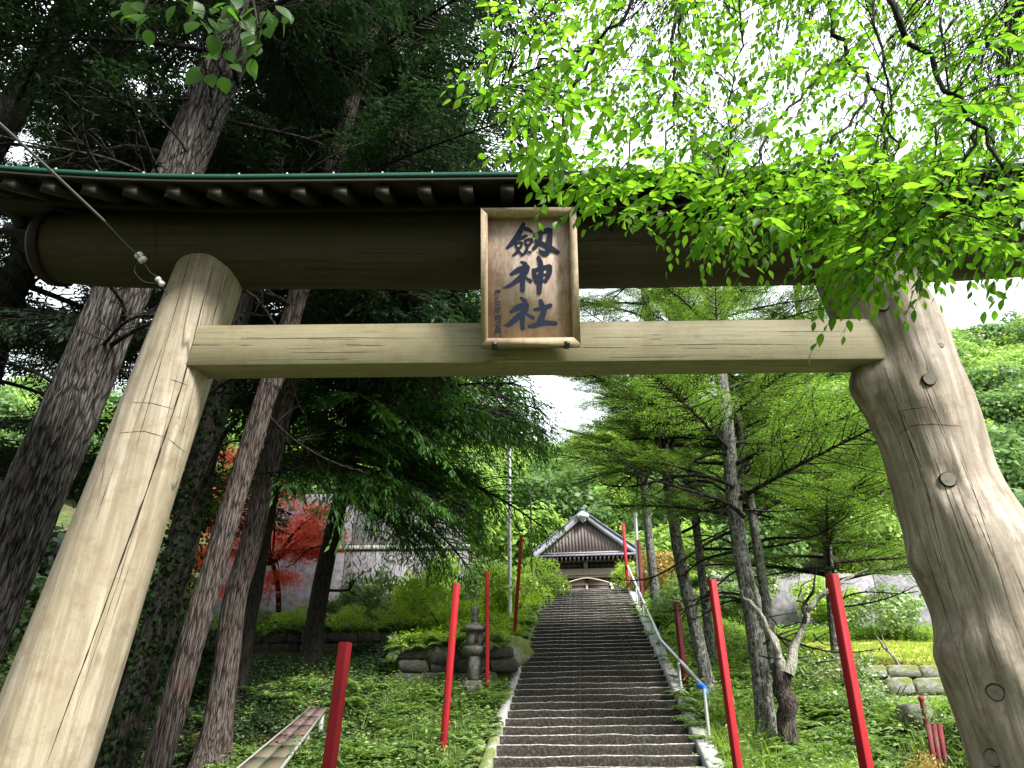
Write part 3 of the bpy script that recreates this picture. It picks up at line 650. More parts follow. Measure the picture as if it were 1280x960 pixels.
# ================================================================ shrine building at the top of the stairs
SY = 30.0
def shp(px, py, Y=SY): return at(px, py, Y)
sx0 = shp(731, 690).x; zE = shp(731, 690).z; zR = shp(726, 641).z; HWD = (shp(797, 691).x-shp(664, 688).x)/2; zEv = shp(731, 696).z
yaw = -math.atan2(.1002, .995)
shrine = thing('shrine_building', 'small dark wooden shrine hall with pale gabled roof at the top of the stairs', 'shrine', (sx0, SY, 6.1))
SM = Matrix.Translation((sx0, SY, 0))@Matrix.Rotation(yaw, 4, 'Z')
M['roof_pale'] = paintmat('pale_violet_grey_roof_metal', (.34, .335, .38), (.22, .22, .24), .2, .5)
M['roof_blue'] = paintmat('blue_grey_eave_metal', (.13, .14, .20), (.2, .2, .24), .5, .5)
M['shrine_wood'] = woodmat('shrine_board_wood', [(.2, (.10, .085, .085)), (.5, (.17, .145, .15)), (.8, (.14, .12, .12))], cracks=False)
M['shrine_beam'] = woodmat('shrine_beam_wood', [(.2, (.20, .16, .14)), (.5, (.32, .27, .25)), (.8, (.28, .22, .2))], axis=0, cracks=False)
M['shrine_dark'] = woodmat('shrine_dark_wood', [(.2, (.03, .018, .015)), (.5, (.06, .035, .03)), (.8, (.05, .03, .025))], cracks=False)
def roofz(u):   # gable line, u = |x|/HWD, gently concave
    return zR+(zE-.12-zR)*(u**.93*.9+.1*u)
n_ = 26; us = np.linspace(-1, 1, n_)
def gable_sheet(y0, y1, z0, z1, ov, name, mat):
    V = []; 
    for u in us:
        x = u*(HWD+ov); z = roofz(abs(u))
        for (yy, dz) in ((y0, z0), (y0, z1), (y1, z1), (y1, z0)): V.append(tuple(SM@Vector((x, yy, z+dz))))
    F = []
    for a in range(n_-1):
        for b in range(4): b2 = (b+1) % 4; F.append((a*4+b, (a+1)*4+b, (a+1)*4+b2, a*4+b2))
    mb = MB(); mb.add(V, F+[(0, 1, 2, 3), tuple(4*(n_-1)+q for q in (3, 2, 1, 0))]); return mb.build(name, [mat], shrine)
gr = gable_sheet(-.35, 7, .04, .10, .06, 'roof', M['roof_blue'])
gable_sheet(-.30, -.22, -.25, .038, .0, 'bargeboard', M['roof_pale'])
# rounded ridge and carved pendant
mb = MB(); mb.box((-.09, -.38, zR+.03), (.09, 7, zR+.13), 0, SM, .03); mb.build('ridge', [M['roof_blue']], shrine)
mb = MB(); pts = [(-.34, 0), (-.30, -.16), (-.18, -.12), (-.14, -.30), (0, -.40), (.14, -.30), (.18, -.12), (.30, -.16), (.34, 0), (.18, .12), (0, .22), (-.18, .12)]
V = [tuple(SM@Vector((x*.8, yy, zR-.22+z*.8))) for yy in (-.42, -.31) for x, z in pts]; k = len(pts)
mb.add(V, [tuple(range(k)), tuple(range(2*k-1, k-1, -1))]+[(a, k+a, k+(a+1) % k, (a+1) % k) for a in range(k)]); mb.build('gable_pendant', [Mat('pale_green_copper').bsdf((.42, .52, .47), .6)], shrine)
# gable boards, one by one
nb_ = 30; wv = 2*HWD*.92/nb_
for a in range(nb_):
    x = -HWD*.92+a*wv; zt = roofz(min(1, abs(x+wv/2)/HWD))-.1
    if zt < zE-.02: continue
    mb = MB(); mb.box((x+.004, -.10-random.uniform(0, .008), zE-.06), (x+wv-.004, -.04, zt), 0, SM); mb.build('gable_board', [M['shrine_wood']], shrine)
mb = MB(); mb.box((-HWD*1.0, -.16, zE-.10), (HWD*1.0, -.03, zE-.03), 0, SM); mb.build('gable_sill', [M['shrine_beam']], shrine)
# lower eave: sloping blue-grey metal
mb = MB(); V = [(-HWD*.93, -.12, zE-.10), (HWD*.95, -.12, zE-.10), (HWD*1.0, -.75, zEv-.06), (-HWD*.96, -.75, zEv-.06), (-HWD*.93, -.12, zE-.15), (HWD*.95, -.12, zE-.15), (HWD*1.0, -.75, zEv-.14), (-HWD*.96, -.75, zEv-.14)]
mb.add([tuple(SM@Vector(v)) for v in V], [(0, 3, 2, 1), (4, 5, 6, 7), (0, 1, 5, 4), (1, 2, 6, 5), (2, 3, 7, 6), (3, 0, 4, 7)]); ev = mb.build('eave', [M['roof_blue']], shrine)
for a in range(24):
    x = -HWD*.9+a*(2*HWD*.9/23); mb = MB(); mb.box((x-.03, -.72, zEv-.215), (x+.03, -.1, zEv-.15), 0, SM); mb.build('eave_rafter', [M['shrine_beam']], ev)
zB = shp(731, 745).z; z1, z2, z3, z4 = (shp(731, q).z for q in (703, 712, 716, 721))
BW = HWD*.86
mb = MB(); mb.box((-BW, -.04, 5.9), (BW, 5.5, zE-.06), 0, SM); mb.build('wall', [M['shrine_dark']], shrine)
mb = MB(); mb.box((-BW, -.13, z1), (BW, -.045, zEv-.16), 0, SM); mb.build('head_board', [M['shrine_wood']], shrine)
mb = MB(); mb.box((-BW-.1, -.24, z4+.03), (BW+.1, -.045, z2), 0, SM, .01); mb.build('cross_beam', [M['shrine_beam']], shrine)
mb = MB(); mb.box((-BW-.02, -.20, z4-.07), (BW+.02, -.047, z4+.025), 0, SM, .01); mb.build('lower_beam', [M['shrine_wood']], shrine)
for x in (-BW+.02, 0, BW-.02):
    mb = MB(); mb.box((x-.09, -.2, z2+.002), (x+.09, -.046, zEv-.2), 0, SM); mb.build('post', [M['shrine_beam']], shrine)
for x in (-BW+.0, BW-.0):
    mb = MB(); mb.box((x-.09, -.2, 5.9), (x+.09, -.046, z4-.08), 0, SM); mb.build('post', [M['shrine_beam']], shrine)
for s_ in (-1, 1):      # transom windows between the posts
    f = thing('transom_window', None, None); del f['label']; del f['category']; f.parent = shrine; f.location = (0, 0, 0)
    a, b = (.12, BW-.13) if s_ > 0 else (-BW+.13, -.12)
    mb = MB(); mb.box((a, -.06, z2+.01), (b, -.046, z1-.01), 0, SM); mb.build('pane', [M['shrine_dark']], f)
    for q in range(7):
        x = a+(b-a)*(q+.5)/7; mb = MB(); mb.box((x-.012, -.085, z2+.01), (x+.012, -.062, z1-.01), 0, SM); mb.build('bar', [M['shrine_wood']], f)
    mb = MB(); mb.box((a, -.092, (z1+z2)/2-.012), (b, -.087, (z1+z2)/2+.012), 0, SM); mb.build('rail', [M['shrine_wood']], f)
for s_ in (-1, 1):      # slatted doors
    for q in range(2):
        a = s_*(.06+q*BW*.45); b = s_*(.03+(q+1)*BW*.45); a, b = min(a, b), max(a, b)
        mb = MB(); mb.box((a, -.075, 5.95), (b, -.046, z4-.09), 0, SM); d_ = mb.build('door', [M['shrine_dark']], shrine)
        for zq in np.linspace(6.2, z4-.2, 6): mb = MB(); mb.box((a+.02, -.10, zq), (b-.02, -.076, zq+.04), 0, SM); mb.build('batten', [M['shrine_wood']], d_)
mb = MB(); mb.box((-.05, -.14, 6.15), (.05, -.101, 6.95), 0, SM); mb.build('door_post', [M['shrine_beam']], shrine)
mb = MB(); mb.box((-HWD*.95, -.9, 5.85), (HWD*.95, -.05, 6.12), 0, SM, .02); mb.build('stone_sill', [M['concrete']], shrine)
# straw rope with two white paper streamers
rope = thing('shimenawa_rope', 'thin pale straw rope strung across the shrine front with two white paper streamers', 'rope', SM@Vector((0, -.3, z4)))
P = [SM@Vector((x, -.3, z4-.10-.62*(abs(x)/(BW))**1.4)) for x in np.linspace(-BW*.86, BW*.86, 25)]
mb = MB(); mb.tube(P, .022, 6); mb.build('rope', [M['rope']], rope)
for x in (-1.02*BW/2, 1.02*BW/2):
    z = z4-.10-.62*(.51)**1.4; mb = MB(); V = []
    V = [(x-.05, -.31, z), (x+.05, -.31, z), (x+.07, -.33, z-.14), (x-.03, -.33, z-.14), (x+.0, -.30, z-.14), (x+.10, -.30, z-.14), (x+.12, -.33, z-.3), (x+.02, -.33, z-.3)]
    V2 = [(a, b+.01, c) for a, b, c in V]; F = [(0, 3, 2, 1), (4, 7, 6, 5), (8, 9, 10, 11), (12, 13, 14, 15), (0, 1, 9, 8), (2, 3, 11, 10), (4, 5, 13, 12), (6, 7, 15, 14)]
    mb.add([tuple(SM@Vector(v)) for v in V+V2], F); mb.build('paper_streamer', [M['white']], rope)

# ================================================================ poles and posts
def square_post(name, label, cat, a, b, w0, mat, rot=.3, group=None, extra=None):
    t = thing(name, label, cat, b, group); ax = (a-b).normalized(); L = (a-b).length
    Q = Matrix.Translation(b)@ax.to_track_quat('Z', 'Y').to_matrix().to_4x4()@Matrix.Rotation(rot, 4, 'Z')
    mb = MB(); h = w0/2; V, F = bevbox(-h, -h, 0, h, h, L, w0*.06); mb.add([tuple(Q@Vector(v)) for v in V], F); mb.build('post', [mat], t)
    if extra: extra(t, Q, L, w0)
    return t
def hook(t, Q, L, w0):
    mb = MB(); h = w0/2
    mb.tube([Q@Vector((h-.005, 0, L*.93)), Q@Vector((h+.05, 0, L*.93)), Q@Vector((h+.055, 0, L*.93+.05)), Q@Vector((h+.05, 0, L*.93+.10))], .008, 8); mb.build('hook', [M['red_old']], t)
def bolts(t, Q, L, w0):
    mb = MB(); h = w0/2
    for k in (.965,):
        mb.tube([Q@Vector((0, -h+.002, L*k)), Q@Vector((0, -h-.018, L*k))], .011, 8)
    mb.build('bolt', [M['darksteel']], t)
def pole_at(top, bot, Y, w0, lab, mat='red_paint', rot=.3, extra=None, cat='post', name='banner_post'):
    a = at(*top, Y); b = at(*bot, Y); g0 = gh(b.x, b.y)-.15
    if b.z > g0: t_ = (g0-a.z)/(b.z-a.z); b = a.lerp(b, t_)
    if abs(b.x-float(xc(b.y))) < 1.6: b.z = max(b.z, float(zs(b.y))-.1)
    return square_post(name, lab, cat, a, b, w0, M[mat], rot, 'red banner posts along the stairs' if cat == 'post' else None, extra)
pole_at((1040, 718), (1083, 958), 7.0, .088, 'bright red square post nearest the crooked right pillar, right of the forked dead tree', rot=.45, extra=bolts)
pole_at((890, 725), (922, 958), 9.6, .088, 'bright red square post between the handrail and the lichened fir trunks', rot=.35, extra=bolts)
pole_at((571, 729), (553, 945), 11.4, .088, 'tall bright red square post just left of the stone lantern', rot=-.3)
pole_at((432, 803), (411, 962), 7.6, .105, 'short stout red post with a hook near the peeling bench', rot=-.35, extra=hook)
pole_at((609, 714), (609, 874), 14.1, .07, 'thin red post touching the right side of the stone lantern', rot=.2)
pole_at((652, 669), (645, 765), 18.5, .08, 'red post leaning left above the lantern among bright weeds', rot=.2)
pole_at((664, 668), (665, 742), 26.3, .05, 'thin brownish red post beside the shrine, left of the stairs', 'red_old', .2)
pole_at((779, 655), (783, 707), 25.8, .10, 'bright red post at the upper right end of the stairs', rot=.2)
pole_at((798, 675), (805, 785), 22.0, .10, 'dark red post beside the grey pole, right of the upper stairs', 'red_old', .2)
pole_at((845, 752), (858, 868), 14.8, .10, 'faded dark red post leaning against the left fir trunk', 'red_old', .35)
pole_at((673, 602), (672, 632), 46, .14, 'short red post standing on the slope above the shrine roof', 'red_paint', .2)
def round_pole(top, bot, Y, r, lab, mat):
    a = at(*top, Y); b = at(*bot, Y); b.z = gh(b.x, b.y)-.1; t = thing('metal_pole', lab, 'pole', b); mb = MB(); mb.tube([b, a], [r, r*.9], 14); mb.build('shaft', [mat], t)
    mb = MB(); mb.tube([a, a+Vector((0, 0, .04))], [r*1.15, r*.6], 12); mb.build('cap', [M['darksteel']], t); return t
round_pole((637, 560), (637, 735), 21, .065, 'tall pale grey metal pole left of the shrine, behind the bushes', M['steel'])
round_pole((663, 611), (665, 735), 24, .035, 'slender brown pole left of the shrine roof', M['red_brown'])
round_pole((794, 640), (802, 785), 22.6, .06, 'pale grey metal pole right of the shrine roof', M['steel'])

# ================================================================ handrail
rail = thing('handrail', 'galvanised pipe handrail with blue tape down the right side of the stairs', 'handrail', at(890, 952, 11.5))
def rp(px, py, Y): return at(px, py, Y)
top = [rp(783, 704, 26.2), rp(826, 800, 17.6), rp(880, 859, 11.85)]
mb = MB(); mb.tube(top, .034, 12); mb.build('top_rail', [M['steel']], rail)
for (px, py, bx, by, Y) in ((880, 861, 890, 955, 11.8), (848, 828, 855, 898, 14.2), (826, 802, 829, 850, 17.4), (815, 776, 817, 832, 19.0), (803, 752, 806, 800, 21), (795, 735, 797, 770, 23), (785, 712, 787, 742, 25.8)):
    a = rp(px, py, Y); b = rp(bx, by, Y); b.z = min(b.z, gh(b.x, b.y)); mb = MB(); mb.tube([b, a], .028, 10); mb.build('upright', [M['steel']], rail)
a = rp(880, 859, 11.82); mb = MB(); mb.tube([a+Vector((-.05, .12, .03)), a, a+Vector((.02, 0, -.10))], .046, 12); mb.build('tape', [M['blue']], rail)

# ================================================================ stone lantern
LP = at(592, 874, 14.3)
lan = thing('stone_lantern', 'weathered grey stone lantern with round finial left of the stairs', 'lantern', LP)
S_ = 14.3/1.09/FPX
def sq(zp, hwp, rot=.35):  # ring of a rounded square at pixel height zp above the base
    out = []; c = .22
    for a in range(4):
        for b in (-c, c):
            an = rot+a*math.pi/2+math.pi/4+b; out.append((LP.x+math.cos(an)*hwp*1.28*S_, LP.y+math.sin(an)*hwp*1.28*S_, LP.z+zp*S_))
    return out
def rr_(zp, r, n=14): return [(LP.x+math.cos(a)*r*S_, LP.y+math.sin(a)*r*S_, LP.z+zp*S_) for a in np.linspace(0, 2*math.pi, n, endpoint=False)]
def loft(rings, name, mat, jit=.006):
    k = len(rings[0]); V = [v for r_ in rings for v in r_]; V = np.array(V); V += (rng.random(V.shape)-.5)*2*jit
    F = [(r_*k+a, r_*k+(a+1) % k, (r_+1)*k+(a+1) % k, (r_+1)*k+a) for r_ in range(len(rings)-1) for a in range(k)]
    mb = MB(); mb.add(V, F+[tuple(range(k))[::-1], tuple((len(rings)-1)*k+a for a in range(k))]); return mb.build(name, [mat], lan)
loft([sq(-12, 14), sq(8, 13.5), sq(20, 12.5), sq(21, 11)], 'base', M['stone'])
loft([sq(21, 7.4), sq(36, 6.8), sq(50, 6.6)], 'post', M['stone'])
loft([sq(50, 7.5), sq(54, 12), sq(57, 13), sq(61, 12.5)], 'platform', M['stone'])
loft([sq(61, 9.3), sq(70, 9.3), sq(79, 9.0)], 'light_box', M['stone'])
loft([sq(79, 10), sq(80.5, 15.2), sq(83.5, 15.2), sq(87, 9), sq(90, 5)], 'roof', M['stone'])
loft([rr_(90, 4.9), rr_(97, 4.6), rr_(97.5, 3.6), rr_(99, 3.3), rr_(101, 4.7), rr_(105, 5.2), rr_(109, 4.4), rr_(112, 2), rr_(114, .6)], 'finial', M['stone'])
for sgn in (-1,):
    mb = MB(); an = .35-math.pi/2+0.0; Q = Matrix.Translation(LP)@Matrix.Rotation(.35, 4, 'Z'); d = 9.3*1.28*.72*S_
    mb.box((-3.2*S_, -d-.025, 64*S_), (3.2*S_, -d+.0, 75*S_), 0, Q); mb.build('fire_opening', [M['knot_dark']], lan)

# ================================================================ walls of separate stones
def stone_mesh(seed, mats):
    r = random.Random(seed); V, F = bevbox(-.5, -.5, -.5, .5, .5, .5, .11)
    V = [(x+r.uniform(-.05, .05), y+r.uniform(-.05, .05), z+r.uniform(-.05, .05)) for x, y, z in V]; return mk_mesh('stone', V, [np.array([f for f in F if len(f) == 4]), np.array([f for f in F if len(f) == 3])], mats)
SMESH = {k: [stone_mesh(q, [M[k]]) for q in range(5)] for k in ('stone_dark', 'moss_stone', 'stone', 'concrete_wall')}
def stone_wall(name, label, a, b, z0f, z1f, cw, ch, mat='stone_dark', th=.4, backing=True, cat='wall'):
    t = thing(name, label, cat, (a.x, a.y, z0f(a.x))); d = (b-a); L = d.length; d.normalize(); an = math.atan2(d.y, d.x)
    if backing:
        mb = MB(); n_ = 12; nn = Vector((-d.y, d.x, 0)); V = []
        for q in np.linspace(0, 1, n_):
            p = a+d*L*q
            for off in (.13, th): pp = p+nn*off; V += [(pp.x, pp.y, z0f(p.x)-.4), (pp.x, pp.y, z1f(p.x)-.05)]
        F = []
        for q in range(n_-1): k = q*4; F += [(k, k+4, k+5, k+1), (k+1, k+5, k+7, k+3), (k+2, k+3, k+7, k+6)]
        mb.add(V, F+[(0, 1, 3, 2), tuple((n_-1)*4+q for q in (0, 2, 3, 1))]); mb.build('backing', [M['soil']], t)
    x = 0; cnt = 0
    rows = 40
    for r_ in range(rows):
        x = -random.uniform(0, cw*.5); zlo = r_*ch; any_ = False
        while x < L:
            w_ = cw*random.uniform(.65, 1.35); xm = x+w_/2; xw = a.x+d.x*xm; base = z0f(xw)-.15
            if base+zlo+ch*.6 < z1f(xw) and 0 <= xm <= L:
                any_ = True; o = link('stone', SMESH[mat][cnt % 5], t); p = a+d*xm; hz = min(ch, z1f(xw)-base-zlo+.02)
                o.location = Vector((p.x-d.y*.13, p.y+d.x*.13, base+zlo+hz/2))-t.location+Vector((0, random.uniform(-.05, .04), random.uniform(-.01, .01)))
                o.scale = (w_*.97, .34, hz*.96); o.rotation_euler = (random.uniform(-.05, .05), random.uniform(-.04, .04), an+random.uniform(-.05, .05)); cnt += 1
            x += w_
        if not any_: break
    return t
stone_wall('stone_wall', 'low dark stone wall with mossy top just behind the lantern', Vector((-2.35, 15.0, 0)), Vector((-.16, 15.0, 0)), lambda x: float(zs(15.0))-.05, lambda x: 3.0, .5, .26)
stone_wall('terrace_wall', 'long dark shaded terrace wall below the hedge on the left', Vector((-12, 17.95, 0)), Vector((-2.0, 17.95, 0)), lambda x: float(zs(17.9))-.1, lambda x: 3.66, .55, .25)
stone_wall('field_wall', 'mossy low stone wall holding up the yellow-green lawn on the right', Vector((6.3, 13.95, 0)), Vector((15, 13.95, 0)), lambda x: 1.55, lambda x: 2.5, .6, .3, 'moss_stone')
stone_wall('rubble_wall', 'mossy rubble stone wall under the right end of the grey concrete wall', Vector((-4.2, 23.3, 0)), Vector((-1.5, 23.3, 0)), lambda x: 3.7, lambda x: 5.75, .42, .3, 'moss_stone')
# flat capping slabs
for (a, b, z, lab) in ((-2.35, -.16, 3.0, ''),):
    pass
cw_ = thing('concrete_retaining_wall', 'tall pale grey concrete retaining wall behind the red maple', 'wall', (-6, 23.9, 3.7))
x = -10.6
while x < -1.6:
    x1 = min(x+2.4, -1.55); mb = MB(); mb.box((x+.01, 23.75+random.uniform(-.008, .008), 3.4), (x1-.01, 24.0, 7.05), 0, None, .02); mb.build('panel', [M['concrete_wall']], cw_); x = x1
mb = MB(); mb.box((-10.6, 23.68, 7.055), (-1.5, 24.1, 7.2), 0, None, .02); mb.build('coping', [M['concrete']], cw_)
x = -10.6
while x < -1.9:
    x1 = min(x+2.4, -1.75); mb = MB(); mb.box((x+.01, 24.5, 7.1), (x1-.01, 24.7, 9.3), 0, None, .02); mb.build('upper_panel', [M['concrete_wall']], cw_); x = x1
rw_ = thing('grey_back_wall', 'smooth grey concrete wall at the far edge of the lawn, beside the crooked pillar', 'wall', (14, 26.0, 4.2))
x = 7.2
while x < 22: mb = MB(); mb.box((x+.01, 25.85, 4.0), (x+1.99, 26.05, 6.5), 0, None, .02); mb.build('panel', [M['concrete_wall']], rw_); x += 2

# ================================================================ bench with peeling panels
def bz(Y): return float(zs(Y))+.34
Y0, Y1 = 10.2, 12.85
A0, A1 = at(294, 962, Y0), at(348, 962, Y0); B0, B1 = at(388, 884, Y1), at(408, 884, Y1)
def bp(u, v, dz=0.0):
    p = (A0*(1-u)+A1*u)*(1-v)+(B0*(1-u)+B1*u)*v; return Vector((p.x, p.y, p.z+dz))
bench = thing('painted_bench', 'low bench top with peeling red-brown and olive painted panels lying along the left slope', 'bench', bp(.5, .5, -.4))
def quadbox(mb, c, t): mb.add([tuple(p) for p in c]+[tuple(p-Vector((0, 0, t))) for p in c], [(0, 1, 2, 3), (7, 6, 5, 4), (0, 4, 5, 1), (1, 5, 6, 2), (2, 6, 7, 3), (3, 7, 4, 0)])
k = 0
for r_ in range(6):
    for c_ in range(2):
        u0, u1 = (.04, .47) if c_ == 0 else (.50, .98); v0, v1 = r_/6+.006, (r_+1)/6-.012
        mb = MB(); quadbox(mb, [bp(u0, v0), bp(u1, v0), bp(u1, v1), bp(u0, v1)], .025)
        mb.build('panel', [M['red_brown'] if (r_ >= 3 or (r_ == 2 and c_ == 0)) else M['olive']], bench)
mb = MB(); quadbox(mb, [bp(0, -.01, -.02), bp(1.02, -.01, -.02), bp(1.02, 1.0, -.02), bp(0, 1.0, -.02)], .03); mb.build('base_board', [M['seam']], bench)
for u in (-.02, 1.0):
    mb = MB(); quadbox(mb, [bp(u, -.01, .004), bp(u+.035, -.01, .004), bp(u+.035, 1.0, .004), bp(u, 1.0, .004)], .06); mb.build('side_rail', [M['seam']], bench)
for v in (.12, .62, .95):
    for u in (.15, .88):
        p = bp(u, v, -.05); mb = MB(); mb.box((p.x-.035, p.y-.035, min(gh(p.x, p.y)-.1, p.z-.5)), (p.x+.035, p.y+.035, p.z)); mb.build('leg', [M['seam']], bench)

# ================================================================ red slatted rack in the bushes on the right
rk = at(1160, 930, 10.5); rack = thing('red_rack', 'small old red wooden rack leaning in the bushes beside the crooked pillar', 'rack', (rk.x, rk.y, gh(rk.x, rk.y)))
a, b = at(1152, 876, 10.5), at(1158, 905, 10.5)
mb = MB(); mb.tube([b, a], .03, 10); mb.build('post', [M['red_old']], rack)
mb = MB(); mb.tube([a, a+Vector((0, 0, .03)), a+Vector((0, 0, .06))], [.035, .045, .02], 10); mb.build('knob', [M['red_paint']], rack)
for q in range(3):
    a, b = at(1160+q*7, 905+(q % 2)*1, 10.4), at(1171+q*7, 975, 10.2); ax = (a-b).normalized(); Q = Matrix.Translation(b)@ax.to_track_quat('Z', 'Y').to_matrix().to_4x4()
    mb = MB(); mb.box((-.03, -.02, 0), (.03, .02, (a-b).length), 0, Q); mb.build('slat', [M['red_old']], rack)
for f in (.25, .75):
    a, b = at(1160+11*f, 905+70*f, 10.43), at(1174+11*f, 905+70*f, 10.43); mb = MB(); mb.tube([a+Vector((-.05, .03, 0)), b+Vector((.05, .03, 0))], .015, 6); mb.build('rail', [M['red_old']], rack)
# a flat-topped boulder near it
def boulder(name, label, p, r, mat, seed, cat='rock'):
    bm_ = 3; import bmesh; b = bmesh.new(); bmesh.ops.create_icosphere(b, subdivisions=3, radius=1); 
    V = np.array([v.co[:] for v in b.verts]); F = np.array([[v.index for v in f.verts] for f in b.faces]); b.free()
    d = 1+.5*(fbm(V[:, 0]*1.3+seed, V[:, 1]*1.3, V[:, 2]*1.3, seed)-.5)+.18*(fbm(V[:, 0]*4+seed, V[:, 1]*4, V[:, 2]*4, seed+9)-.5)
    V = V*d[:, None]*np.array(r); V[:, 2] = np.minimum(V[:, 2], r[2]*.72); o = link(name, mk_mesh(name, V, F, [mat])); o.location = p; tag(o, label, cat); return o
p = at(1143, 884, 11.6); boulder('boulder', 'grey flat-topped rock next to the red rack knob', p+Vector((0, 0, -.15)), (.3, .35, .28), M['stone'], 3)
p = at(1195, 895, 11.8); boulder('boulder', 'pale rock half hidden behind the crooked pillar foot', p+Vector((0, 0, -.2)), (.5, .4, .35), M['concrete'], 5)
p = at(635, 820, 15.6); boulder('mossy_rock', 'moss-capped rock on the wall at the left edge of the stairs', Vector((-.35, 15.45, 2.95)), (.75, .5, .42), M['moss_stone'], 8)
p = at(540, 815, 15.4); boulder('dark_rock', 'dark flat rock lying on the wall left of the lantern', Vector((-1.45, 15.4, 2.9)), (.8, .5, .38), M['stone_dark'], 12)

# ================================================================ cable with insulators
cable = thing('overhead_cable', 'thick grey cable coming down to insulators on the left of the top beam', 'cable', atZ(178, 325, 5.2))
p0, p1, p2, p3 = atZ(-30, 128, 3.4), atZ(0, 155, 3.6), atZ(62, 212, 4.1), atZ(130, 276, 4.75)
p4 = at(176, 322, 4.48); p5 = at(200, 352, 4.55)
mb = MB(); mb.tube(spline([p0, p1, p2, p3], 20), .0085, 10); mb.build('sleeve', [Mat('grey_cable_sleeve').bsdf((.12, .12, .12), .5)], cable)
mb = MB(); mb.tube(spline([p3, (p3+p4)/2+Vector((0, 0, -.01)), p4], 10), .005, 8); mb.build('wire', [M['darksteel']], cable)
mb = MB(); mb.tube(spline([p4, (p4+p5)/2+Vector((0, 0, -.02)), p5, p5+Vector((.12, .25, -.25))], 12), .004, 6); mb.tube(spline([p4, at(168, 338, 4.5), at(180, 352, 4.52), at(197, 354, 4.55)], 12), .003, 6); tag(mb.build('loop_wire', [M['darksteel']], cable))
def insul(c, d, r):
    q = Matrix.Translation(c)@d.to_track_quat('Z', 'Y').to_matrix().to_4x4(); mb = MB(); mb.tube([q@Vector((0, 0, z)) for z in (-.04, -.035, -.012, -.008, .008, .012, .035, .04)], [r*.5, r, r, r*.6, r*.6, r, r, r*.5], 14); mb.build('insulator', [M['porcelain']], cable)
insul(p4, (p5-p4).normalized(), .034); insul(p5, (p5-p4).normalized(), .024)
